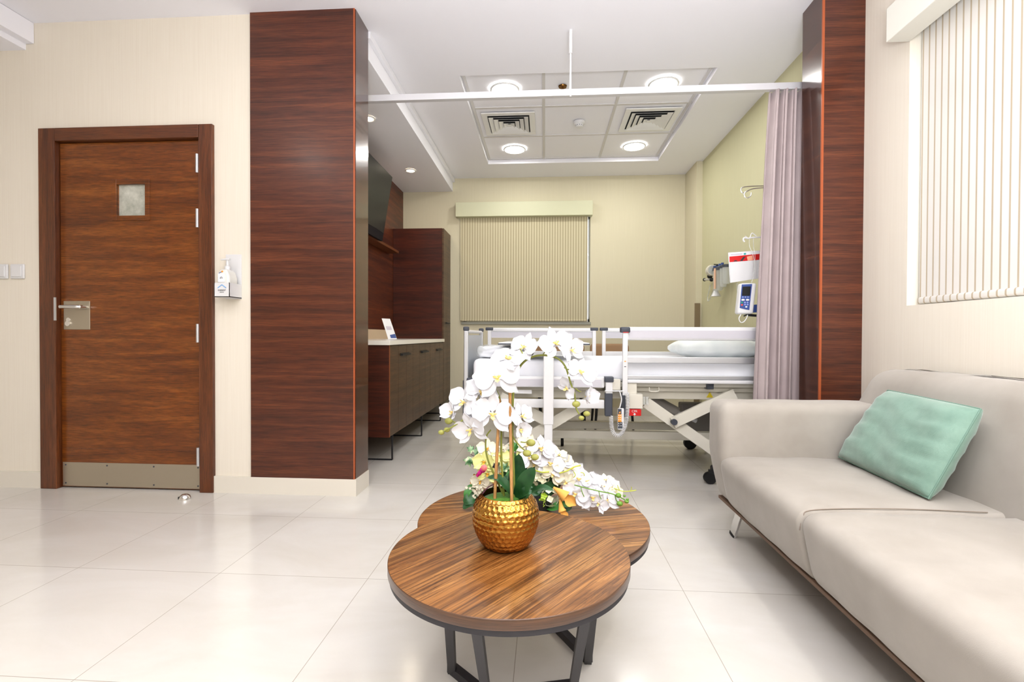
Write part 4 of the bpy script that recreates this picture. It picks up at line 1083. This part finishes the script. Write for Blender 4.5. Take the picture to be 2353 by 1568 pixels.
for a_, b_ in (((1195, 802), (1206, 822)), ((1168, 840), (1188, 856)), ((1310, 848), (1296, 845)), ((1322, 893), (1335, 900)), ((1253, 798), (1245, 817)), ((1078, 922), (1092, 932)), ((1108, 1002), (1117, 1006)), ((1040, 968), (1052, 971)), ((1196, 1016), (1215, 1012)), ((1180, 975), (1170, 984))):
    stem([a_, ((a_[0]+b_[0])/2+2, (a_[1]+b_[1])/2+3), b_], [-.02, -.02, -.02], .0018, 'flower_stalk')
def petal(bm, base_, d_, n_, L, Wd, cup=.25, curl=.1, nu=9, nv=4, base_w=.25, pw=.55):
    d_ = d_.normalized(); n_ = (n_-d_*n_.dot(d_)).normalized(); s_ = d_.cross(n_)
    rows = []
    for i_ in range(nu+1):
        t_ = i_/nu
        q_ = (t_-.56)/.455; w_ = Wd*.5*max(.12, (max(0, 1-q_*q_))**.5)
        if i_ == 0: w_ = Wd*.5*base_w
        row = []
        for j in range(-nv, nv+1):
            q = j/nv
            z = curl*L*(t_**2) + cup*w_*q*q - .04*L*math.sin(t_*PI) + .02*L*math.sin(q*5+t_*6)
            row.append(bm.verts.new(base_ + d_*(L*t_*(1-.10*q*q*(t_ > .6))) + s_*(w_*q) + n_*z))
        rows.append(row)
    for a, b_ in zip(rows, rows[1:]):
        for k in range(2*nv): bm.faces.new((a[k], a[k+1], b_[k+1], b_[k]))
def moth(name, c, face, up, R, par, m_=None, lipm=None, wide=1.0, open_=1.0):
    face = face.normalized(); up = (up-face*up.dot(face)).normalized(); side = up.cross(face)
    g = B(); wob = lambda s_: random.uniform(-s_, s_)
    def dirn(a): return (side*math.sin(a)+up*math.cos(a)).normalized()
    back = c - face*R*.05
    for a in (0, math.radians(128), math.radians(-128)):
        a += wob(.1); d_ = (dirn(a)*open_+face*(1-open_)+face*wob(.1)).normalized(); petal(g, back+dirn(a)*R*.04, d_, face, R*.95, R*.50*wide, .18, .05+wob(.06), pw=.7)
    for sg in (-1, 1):
        a = sg*math.radians(74)+wob(.1); d_ = (dirn(a)*open_+face*(1-open_)*1.2+face*wob(.12)).normalized(); petal(g, c+dirn(a)*R*.03, d_, face, R*1.0, R*1.02*wide, .15, .06+wob(.08), pw=.5, base_w=.15)
    fo = obj(name, g, m_ or M_pet, par, 'all')
    g = B(); 
    petal(g, c+face*R*.05, (-up*.8+face*.6), face, R*.36, R*.20, .5, .35, 5, 3, .5, .8)
    for sg in (-1, 1): petal(g, c+face*R*.05, (side*sg*.7+face*.7-up*.1), up, R*.24, R*.2, .6, .4, 4, 2, .5, .7)
    sphere(g, c+face*R*.12+up*R*.04, R*.075, 8)
    obj('lip', g, lipm or M_lip, fo, 'all')
    return fo
camdir = lambda p: (CP-p).normalized()
FLW = [  # u v rpx dy  face(x,z offsets rel. camera direction)  roll
    (1204, 800, 36, -.01, (-.5, .5), .3, .95), (1277, 792, 40, -.02, (.35, .55), -.2, .9), (1312, 806, 33, -.03, (.8, .1), -.3, .85),
    (1168, 828, 42, -.02, (-.3, 1.2), .2, .9), (1143, 870, 50, -.05, (-.1, .12), -.15, 1), (1333, 858, 36, -.03, (.6, .4), .4, .85),
    (1304, 893, 26, -.01, (-.9, -.2), 1.0, .9), (1347, 914, 30, -.03, (.7, .1), 0, .45), (1104, 905, 38, -.03, (.5, .2), .5, .95), (1066, 926, 40, -.03, (-.5, .1), .4, .9),
    (1040, 949, 29, -.05, (-.8, .2), 0, .55), (1131, 954, 48, -.04, (.15, -.05), .1, 1), (1082, 988, 40, -.04, (-.5, -.45), -.3, .9), (1198, 958, 33, -.01, (.9, .3), -.4, .85), (1196, 989, 28, -.04, (.3, -.05), 0, .5)]
random.seed(11)
for u_, v_, rp, dy, (fx, fz), roll, op in FLW:
    c = P3(u_, v_, dy); R = 1.1*rp*YO/F; cd_ = camdir(c)
    f_ = (cd_ + R_*fx + U_*fz); up = V((math.sin(roll), 0, math.cos(roll)))
    moth('flower', c, f_, up, R, oc, lipm=M_lip, open_=op)
for u_, v_, rp in ((1031, 968, 9), (1027, 988, 7), (1014, 994, 7), (1324, 929, 9), (1348, 951, 7.5), (1336, 961, 6.5), (1220, 1018, 10), (1211, 1042, 9.5), (1229, 1051, 9)):
    r_ = rp*YO/F; obj('bud', sphere(B(), P3(u_, v_, -.03 if u_ < 1100 else -.02), r_*.9, 12, (1.15, .9, .9)), M_bud, oc, True)
def leaf(name, base_, pts2, w_, nrm, m_, par, nv=4, th=.0):
    """pts2: centre line 3D points"""
    q = catmull(pts2, 6); n_ = len(q); g = B(); rows = []
    for i_, p in enumerate(q):
        t_ = i_/(n_-1); d_ = (q[min(i_+1, n_-1)]-q[max(i_-1, 0)]).normalized(); nn = (nrm-d_*nrm.dot(d_)).normalized(); s_ = d_.cross(nn)
        ww = w_*.5*max(.04, math.sin(PI*min(1, t_*.86+.10))**.75) if i_ < n_-1 else w_*.02
        rows.append([g.verts.new(p+s_*(ww*j/nv)+nn*(.22*ww*abs(j/nv)**1.3)) for j in range(-nv, nv+1)])
    for a, b_ in zip(rows, rows[1:]):
        for k in range(2*nv): g.faces.new((a[k], a[k+1], b_[k+1], b_[k]))
    return obj(name, g, m_, par, 'all')
leaf('leaf', None, [P3(1186, 1150, .01), P3(1186, 1110, .02), P3(1190, 1075, .02), P3(1192, 1044, .015)], .044, V((.1, -1, .1)), M_leaf, oc)
leaf('leaf', None, [P3(1186, 1152, .0), P3(1200, 1120, -.02), P3(1216, 1095, -.03), P3(1229, 1076, -.035)], .042, V((-.35, -1, .35)), M_leaf, oc)
leaf('leaf', None, [P3(1186, 1150, .0), P3(1215, 1135, -.02), P3(1245, 1122, -.035), P3(1272, 1128, -.04)], .030, V((.1, -.35, 1)), M_leaf, oc)
leaf('leaf', None, [P3(1182, 1148, .0), P3(1165, 1120, -.01), P3(1145, 1100, -.01), P3(1120, 1098, -.01)], .030, V((.2, -.5, 1)), M_leaf, oc)
leaf('leaf', None, [P3(1190, 1150, .01), P3(1200, 1140, -.02), P3(1212, 1130, -.03), P3(1222, 1128, -.03)], .030, V((-.2, -1, .5)), M_leaf, oc)
obj('air_root', tube(B(), catmull([P3(1108, 1136, -.0), P3(1125, 1118, .03), P3(1150, 1112, .04), P3(1185, 1125, .05)], 8), .0014, 6), M_purp, oc, True)

# ------------------------------------------------------------------ mixed bouquet on the rear table
ba = thing('flower_arrangement', 'mixed artificial bouquet of white orchids and greenery lying on the rear table', 'flower arrangement', (-.06, 1.64, H2))
YA = 1.66
def PA(u_, v_, dy=0): return at(u_, v_, YA+dy)
obj('holder', lathe(B(), [(.075, .0005), (.085, .01), (.085, .045), (.06, .055)], V((-.06, 1.66, H2)), 32), M_black, ba, True)
g = B(); bmesh.ops.create_icosphere(g, subdivisions=3, radius=.08)
for v_ in g.verts: v_.co = V((v_.co.x*1.5-.06, v_.co.y*.7+1.69, v_.co.z*.85+H2+.085))+V((random.uniform(-.006, .006),)*3)
obj('foliage_core', g, M_leaf, ba)
random.seed(5)
def orch(u_, v_, rp, dy, m_=None, fx=0, fz=0, roll=0, op=1, lip=None):
    c = PA(u_, v_, dy); R = 1.12*rp*(YA+dy)/F; cd_ = camdir(c)
    moth('blossom', c, cd_+R_*fx+U_*fz, V((math.sin(roll), 0, math.cos(roll))), R, ba, m_=m_, lipm=lip or M_lip, open_=op)
for a in ((1213, 1025, 26, -.01, M_cpet, -.3, .5, .2), (1243, 1033, 32, -.02, None, .1, .2, 0), (1262, 1036, 24, 0, M_cpet, .4, .6, .3), (1218, 1055, 26, -.03, None, 0, .3, -.2),
          (1264, 1068, 32, -.03, None, .1, .3, .2), (1290, 1066, 28, -.01, None, .4, .5, -.3), (1270, 1092, 25, -.04, M_cpet, 0, -.1, .5), (1313, 1078, 24, 0, M_cpet, .5, .3, .2),
          (1301, 1110, 25, -.03, M_cpet, -.2, 0, .7), (1330, 1104, 30, -.02, None, -.1, .4, .1), (1350, 1108, 27, -.02, None, .1, .2, -.2), (1368, 1110, 24, 0, None, .5, .3, 0),
          (1322, 1137, 30, -.05, None, -.2, .1, .2), (1340, 1149, 27, -.05, None, .1, -.4, .4), (1362, 1146, 31, -.05, None, .1, .1, 0), (1385, 1120, 22, -.02, None, .2, .4, .3),
          (1404, 1122, 22, -.02, None, .3, .1, -.3), (1415, 1133, 18, -.03, M_cpet, .5, .2, 0), (1376, 1158, 22, -.06, None, -.2, -.2, .5), (1394, 1152, 28, -.05, None, .1, .1, -.2), (1391, 1106, 20, 0, M_cpet, .3, .9, 0),
          (1228, 1070, 20, -.02, M_cpet, -.3, .1, 0), (1285, 1048, 18, 0, M_cpet, .2, .8, 0)):
    orch(*a)
for a in ((1119, 1033, 24, .0, M_cpet, 0, .3, 0, .8), (1112, 1063, 27, -.02, M_gpet, -.1, 0, .1, .7), (1120, 1090, 25, -.03, M_gpet, 0, -.1, .2, .7), (1150, 1050, 22, 0, M_gpet, .2, .4, 0, .8), (1165, 1070, 18, 0, M_gpet, 0, .2, 0, .8), (1104, 1107, 22, -.03, M_cpet, -.2, -.2, 0, .9), (1135, 1110, 22, -.02, M_cpet, 0, -.2, 0, .9), (1150, 1090, 20, .0, M_cpet, .2, .1, 0, .9)):
    orch(*a, lip=M_lipy)
# hydrangea heads: many florets as one head each
def hydrangea(u_, v_, rp, dy, m_=None):
    c = PA(u_, v_, dy); R = rp*(YA+dy)/F; g = B()
    for k in range(34):
        d_ = V((random.gauss(0, 1), random.gauss(0, 1), random.gauss(0, 1))).normalized(); q = c+d_*R*.8
        s1, s2, _ = frame_from(d_)
        a0 = random.uniform(0, PI)
        for k2 in range(4):
            a = a0+k2*PI/2; petal(g, q, (s1*math.cos(a)+s2*math.sin(a)), d_, R*.36, R*.36, .2, .1, 3, 2, .3, .6)
    obj('hydrangea', g, m_ or M_hyd, ba, 'all')
hydrangea(1241, 1097, 25, -.01); hydrangea(1264, 1143, 24, -.04); hydrangea(1225, 1078, 18, .02, M_cpet); hydrangea(1196, 1090, 22, .03); hydrangea(1135, 1125, 18, .0, M_cpet)
for (u_, v_) in ((1245, 1152), (1250, 1140), (1243, 1162)):
    c = PA(u_, v_, -.06); g = B()
    for k in range(5):
        a = k*2*PI/5; d_ = R_*math.cos(a)+U_*math.sin(a); petal(g, c, d_, camdir(c), .013, .011, .3, .3, 3, 2, .3, .6)
    obj('green_blossom', g, mat('lime_petal', (176, 206, 70), .5) if 'lime_petal' not in MATS else MATS['lime_petal'], ba, 'all')
# tiny white filler blossoms
def sprig(u_, v_, rp, dy, n_):
    c = PA(u_, v_, dy); R = rp*(YA+dy)/F; g = B()
    for k in range(n_):
        q = c+V((random.uniform(-1, 1), random.uniform(-.6, .6), random.uniform(-1, 1)))*R
        nn = camdir(q)+V((random.uniform(-.5, .5), 0, random.uniform(-.5, .5)))
        s1, s2, _ = frame_from(nn)
        for k2 in range(5):
            a = k2*2*PI/5; petal(g, q, s1*math.cos(a)+s2*math.sin(a), nn, .0055, .004, .1, .1, 2, 1, .3, .6)
    obj('filler_sprig', g, M_cpet, ba, 'all')
sprig(1099, 1117, 10, -.03, 26); sprig(1096, 1135, 10, -.03, 26); sprig(1079, 1128, 8, -.02, 18); sprig(1080, 1140, 7, -.02, 12); sprig(1155, 1032, 10, 0, 20)
# calla lilies
def calla(pts, rad, m_):
    q = catmull([PA(u_, v_, d_) for u_, v_, d_ in pts], 6); n_ = len(q)
    g = B(); rr = [rad[0]+(rad[1]-rad[0])*(i_/(n_-1))**1.3 for i_ in range(n_)]
    tube(g, q, rr, 16, cap=False)
    d_ = (q[-1]-q[-2]).normalized(); x_, y_, _ = frame_from(d_); s_ = V((0, 0, -1))
    petal(g, q[-1]-d_*rad[1]*.3, (d_+V((.5, -.2, -.3))), V((0, -1, 0)), rad[1]*2.4, rad[1]*1.9, .4, .2, 5, 3, .9, .8)
    obj('calla_lily', g, m_, ba, 'all')
calla([(1272, 1121, -.05), (1285, 1130, -.06), (1300, 1142, -.065)], (.004, .020), M_calla)
calla([(1287, 1148, -.06), (1289, 1165, -.065), (1292, 1176, -.07)], (.004, .014), M_calla)
calla([(1262, 1105, 0), (1260, 1092, 0), (1262, 1082, 0)], (.004, .012), M_calla)
calla([(1082, 1112, -.01), (1089, 1102, -.01), (1094, 1094, -.01)], (.004, .011), mat('ochre_calla', (206, 146, 50), .5))
g = B(); tube(g, catmull([PA(1112, 1078, -.06), PA(1106, 1083, -.06), PA(1100, 1090, -.06), PA(1096, 1095, -.06)], 5), [.010]*5+[.007]*6+[.005]*5, 10); obj('magenta_bloom', g, M_mag, ba, True)
obj('pink_bloom', sphere(B(), PA(1112, 1076, -.063), .011, 12), M_pink, ba, True)
obj('pink_bloom', sphere(B(), PA(1234, 1120, -.03), .006, 10), M_pink, ba, True)
obj('purple_bud', sphere(B(), PA(1090, 1064, -.01), .008, 10, (1.3, 1, 1)), M_purp, ba, True)
obj('green_bud', sphere(B(), PA(1100, 1067, -.01), .012, 12, (1.4, .9, .9)), M_budg, ba, True)
# ivy and leaves
def ivy(u_, v_, rp, dy, rot, m_=None):
    c = PA(u_, v_, dy); R = rp*(YA+dy)/F; g = B(); nn = camdir(c)+V((random.uniform(-.3, .3), 0, random.uniform(-.2, .5)))
    nn.normalize(); s1 = R_-nn*R_.dot(nn); s1.normalize(); s2 = nn.cross(s1)
    shp = [(0, -.75), (.35, -.5), (.95, -.35), (.55, .05), (.75, .55), (.3, .45), (0, 1.05), (-.3, .45), (-.75, .55), (-.55, .05), (-.95, -.35), (-.35, -.5)]
    ce = g.verts.new(c+nn*R*.12); vs = []
    for x_, y_ in shp:
        a = x_*math.cos(rot)-y_*math.sin(rot); b__ = x_*math.sin(rot)+y_*math.cos(rot)
        vs.append(g.verts.new(c+s1*a*R+s2*b__*R))
    for k in range(12): g.faces.new((ce, vs[k], vs[(k+1) % 12]))
    obj('ivy_leaf', g, m_ or M_ivy, ba)
for a in ((1082, 1033, 11, -.01, 1.2), (1098, 1038, 15, -.01, -.6), (1078, 1060, 15, -.02, 3.3), (1160, 1075, 15, -.01, .4), (1150, 1062, 12, .0, 2), (1170, 1062, 14, .01, 1), (1185, 1070, 13, .02, 2.6)): ivy(*a)
for a in ((1181, 1027, 16, .01, .3), (1164, 1043, 15, .01, 1.3), (1172, 1083, 15, .0, 2.4), (1190, 1050, 14, .02, 3)): ivy(*a, m_=M_leafm)
for pp, w_, nr, m_ in (
    (((1100, 1160, -.01), (1090, 1158, -.03), (1078, 1157, -.04), (1064, 1170, -.045)), .045, (0, -.5, 1), M_leaf),
    (((1105, 1150, -.01), (1090, 1145, -.03), (1075, 1150, -.04), (1066, 1158, -.04)), .04, (-.3, -1, .5), M_leaf),
    (((1092, 1125, -.01), (1082, 1122, -.02), (1073, 1135, -.03), (1070, 1150, -.03)), .026, (-.3, -1, .3), M_leafm),
    (((1240, 1120, -.02), (1250, 1128, -.03), (1262, 1120, -.03), (1270, 1108, -.03)), .05, (0, -1, .3), M_leaf),
    (((1232, 1125, -.02), (1230, 1138, -.04), (1238, 1150, -.04), (1236, 1165, -.045)), .045, (.2, -1, .3), M_leaf),
    (((1250, 1165, -.03), (1270, 1168, -.05), (1290, 1160, -.05), (1306, 1165, -.05)), .03, (0, -.6, 1), M_leafm),
    (((1300, 1150, -.02), (1305, 1160, -.03), (1300, 1168, -.04), (1292, 1172, -.04)), .03, (0, -1, .4), M_leaf),
    (((1225, 1105, 0), (1215, 1110, -.02), (1205, 1120, -.02), (1200, 1130, -.02)), .05, (0, -1, .4), M_leaf),
    (((1120, 1130, 0), (1110, 1140, -.02), (1105, 1150, -.03), (1100, 1158, -.03)), .04, (0, -1, .4), M_leaf),
    (((1215, 1060, 0), (1205, 1055, -.01), (1195, 1045, -.01), (1190, 1035, -.01)), .03, (0, -1, .4), M_gpet)):
    leaf('leaf', None, [PA(*p) for p in pp], w_, V(nr), m_, ba)
def bstem(pp, r_=.0018, m_=None, name='stem'):
    q = catmull([PA(*p) for p in pp], 6); obj(name, tube(B(), q, r_, 7), m_ or M_stem, ba, True)
bstem([(1225, 1080, -.03), (1245, 1086, -.05), (1262, 1085, -.05)], .0025, M_stemy); bstem([(1285, 1088, -.05), (1302, 1083, -.05), (1318, 1074, -.04), (1334, 1070, -.03)], .0022, M_stemy)
bstem([(1320, 1115, -.06), (1350, 1123, -.08), (1380, 1130, -.08), (1405, 1135, -.07), (1425, 1143, -.06), (1440, 1152, -.06)], .0018, MATS['green_bud'])
bstem([(1335, 1118, -.07), (1337, 1130, -.08), (1342, 1142, -.08)], .0014, MATS['green_bud']); bstem([(1376, 1130, -.08), (1378, 1140, -.08), (1382, 1148, -.08)], .0014, MATS['green_bud'])
bstem([(1413, 1138, -.06), (1416, 1150, -.06), (1422, 1156, -.06)], .0016, MATS['green_bud'])
bstem([(1405, 1120, -.02), (1425, 1128, -.03), (1440, 1130, -.03), (1462, 1127, -.03)], .0016, M_stemy); bstem([(1425, 1128, -.03), (1421, 1122, -.03), (1419, 1115, -.03)], .0012, M_stemy); bstem([(1448, 1129, -.03), (1451, 1124, -.03), (1451, 1119, -.03)], .0012, M_stemy)
bstem([(1095, 1040, 0), (1105, 1048, 0), (1115, 1052, 0)], .001, M_purp); bstem([(1082, 1045, 0), (1092, 1050, 0), (1105, 1055, 0)], .001, M_purp)
bstem([(1318, 1084, -.03), (1322, 1092, -.04), (1318, 1098, -.04)], .0016, M_stemy); bstem([(1334, 1086, -.02), (1341, 1088, -.02), (1343, 1094, -.02)], .0014, M_stemy)
for u_, v_, r_ in ((1424, 1158, .009), (1440, 1153, .0065), (1421, 1139, .0085), (1435, 1140, .004), (1442, 1148, .004)): obj('bud', sphere(B(), PA(u_, v_, -.065), r_, 12, (1.15, 1, .9)), M_budg, ba, True)
bstem([(1305, 1060, 0), (1307, 1052, 0), (1308, 1046, 0)], .003, M_cpet, 'petal_tip')

for ch in ba.children:
    for v_ in ch.data.vertices: v_.co.z = max(v_.co.z, .002)
    for c2_ in ch.children:
        for v_ in c2_.data.vertices: v_.co.z = max(v_.co.z, .003)
# ------------------------------------------------------------------ sofa
SX, SY0, SY1 = .80, .05, 2.46
sf = thing('sofa', 'greige suede sofa along the right wall on chrome legs', 'sofa', (1.25, 1.25, 0))
def wr(p): return .003*math.sin(p[0]*23+p[1]*11)+.002*math.sin(p[1]*37+p[2]*19)
obj('base_frame', box(B(), (SX+.052, SY0+.02, .157), (1.66, SY1-.02, .171), .002), M_sofaw, sf)
def seat_fn(y0, y1):
    def fn(p):
        x, y, z = p
        t_ = (y-y0)/(y1-y0); crown = max(0, math.sin(PI*min(1, max(0, t_))))**.6
        if z > .36: z += .012*crown*math.sin(PI*min(1, max(0, (x-SX)/.6)))-.0*x
        fr = max(0, 1-(x-SX)/.12)
        x += fr*(.045*max(0, (.40-z)/.23)**1.2 - .012*crown) 
        dip = .0
        return (x, y+wr(p)*.4, z+wr(p)*.6)
    return fn
for k, (y0, y1) in enumerate(((1.592, 2.30), (.62, 1.588), (.22, .616))):
    obj('seat_cushion', rbox(B(), (SX, y0, .168), (1.50, y1, .400), .055, 5, (26, 26, 8), seat_fn(y0, y1), (.055, .022, .055)), M_sofa, sf, 'all')
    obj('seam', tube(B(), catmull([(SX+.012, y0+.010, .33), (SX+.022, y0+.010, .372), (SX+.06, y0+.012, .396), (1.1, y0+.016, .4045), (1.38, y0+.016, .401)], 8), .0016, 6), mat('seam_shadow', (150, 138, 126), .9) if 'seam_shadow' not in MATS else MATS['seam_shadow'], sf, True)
def arm_fn(side):
    def fn(p):
        x, y, z = p
        b_ = math.sin(PI*min(1, max(0, (z-.17)/.48)))
        x -= .004*b_*max(0, 1-(x-SX)/.15) - .03*max(0, (z-.30)/.35)*0
        x += .05*max(0, (.42-z)/.25)**1.3*max(0, 1-(x-SX)/.2)
        return (x, y+.006*side*b_+wr(p)*.3, z+wr(p)*.3)
    return fn
obj('armrest', rbox(B(), (.802, 2.262, .165), (1.66, SY1, .645), .05, 5, (26, 4, 16), arm_fn(-1)), M_sofa, sf, 'all')
obj('armrest', rbox(B(), (.802, SY0, .165), (1.66, .235, .645), .05, 5, (26, 4, 16), arm_fn(1)), M_sofa, sf, 'all')
def back_fn(p):
    x, y, z = p
    k_ = max(0, (z-.30)/.50)
    x += .105*k_ if x < 1.60 else .02*k_
    # soft belly of the back cushion and pulled creases near the seat
    if x < 1.62:
        x -= .016*math.sin(PI*min(1, max(0, k_)))
        cr = max(0, 1-abs(z-.45)/.10)
        x += .006*cr*math.sin((y*3.0+z*2.0)*9)*max(0, 1-abs(y-1.45)/.35)
    y2 = y
    if y > 2.0: y2 = y-.07*max(0, (z-.62)/.2)*((y-2.0)/.4)
    return (x, y2+wr(p)*.3, z+wr(p)*.5)
obj('backrest', rbox(B(), (1.415, SY0+.06, .30), (1.70, 2.44, .800), .065, 5, (8, 60, 22), back_fn), M_sofa, sf, 'all')
def sleg(x, y, dx, dy):
    g = B(); bar(g, (x, y, .152), (x+dx, y+dy, .012), .052, .010, (1, 0, 0)); lg = obj('leg', g, M_chrome, sf)
    g = B(); bar(g, (x+dx*1.02, y+dy*1.02, .014), (x+dx*1.06, y+dy*1.06, 0), .05, .012, (1, 0, 0)); obj('foot_pad', g, M_rub, lg)
sleg(.905, 2.30, -.012, .06); sleg(.905, .2, -.012, -.06); sleg(1.55, 2.30, .03, .06); sleg(1.55, .2, .03, -.06)
# mint cushion
cu = []
def cushion(bm):
    # local: a along width (0..1), b along height(0..1), thickness
    c00 = V((1.300, 2.235, .415)); c10 = V((1.270, 1.690, .412)); c11 = V((1.42, 1.680, .712)); c01 = V((1.44, 2.140, .722))
    n_ = (c10-c00).cross(c01-c00).normalized()
    if n_.x > 0: n_ = -n_
    NA, NB = 40, 30
    for side in (1, -1):
        rows = []
        for i_ in range(NA+1):
            row = []
            for j in range(NB+1):
                a, b_ = i_/NA, j/NB
                aa = a*2-1; bb = b_*2-1
                th = .058*(max(0, 1-abs(aa)**4)**.5)*(max(0, 1-abs(bb)**4)**.5)**1.0
                pin = 1-.025*(1-aa*aa)*abs(bb)**6
                p = c00*(1-a)*(1-b_)+c10*a*(1-b_)+c11*a*b_+c01*(1-a)*b_
                w_ = .0038*math.sin(bb*15+aa*3.5+1.2*math.sin(aa*4))*(.25+abs(aa)**1.2)+.0035*math.sin(bb*31-aa*6)*abs(aa)**2*(1-abs(aa)**6)+.002*math.sin(aa*8+bb*4)
                row.append(bm.verts.new(p+n_*side*(th+w_*(1-max(abs(aa), abs(bb))**8)*side+.004)))
            rows.append(row)
        for a, b_ in zip(rows, rows[1:]):
            for k in range(NB): bm.faces.new((a[k], a[k+1], b_[k+1], b_[k]))
        cu.append(rows)
    r0_, r1_ = cu[0], cu[1]
    def border(r): return [r[i][0] for i in range(NA+1)]+[r[NA][j] for j in range(1, NB+1)]+[r[i][NB] for i in range(NA-1, -1, -1)]+[r[0][j] for j in range(NB-1, 0, -1)]
    b0_, b1_ = border(r0_), border(r1_)
    for k in range(len(b0_)): bm.faces.new((b0_[k], b0_[(k+1) % len(b0_)], b1_[(k+1) % len(b0_)], b1_[k]))
    return [v_.co.copy() for v_ in b0_]
g = B(); brd = cushion(g)
ct = thing('throw_pillow', 'mint green velour cushion leaning on the sofa back', 'cushion', (1.33, 1.95, .41))
obj('cushion_cover', g, M_pil, ct, 'all')
brd = [p for p in brd]
obj('piping', tube(B(), brd+[brd[0]], .0028, 6), mat('mint_piping', (120, 150, 136), .9), ct, True)

# ------------------------------------------------------------------ lights
area('lounge_fill', (-.4, .4, 2.80), (4.2, 3.0), 14, (1, .99, .97))  # added fill panel for the lounge, no such fixture in the ceiling
area('window_daylight', (XR+.15, 1.4, 1.8), (1.9, 1.3), 1, (.95, .98, 1), (0, math.radians(90), 0))
area('bay_fill', (.2, 4.3, 2.80), (2.2, 1.8), 3, (1, 1, .93))  # extra soft area lamp below the recess, without a fixture
area('ceiling_bounce_fill', (.1, -.3, 1.25), (1.0, .8), 118, (.95, .96, 1), (math.radians(172), math.radians(24), 0))  # added upward lamp to brighten ceiling and right wall by bounce
area('camera_side_fill', (.1, -1.0, 2.0), (1.6, 1.2), 26, (1, .99, .98), (math.radians(72), 0, 0))  # added forward fill behind the camera, no real source there
wd = bpy.data.worlds.new('world'); SC.world = wd; wd.use_nodes = True
bg = wd.node_tree.nodes['Background']; bg.inputs[0].default_value = (1, 1, 1, 1); bg.inputs[1].default_value = 1.6
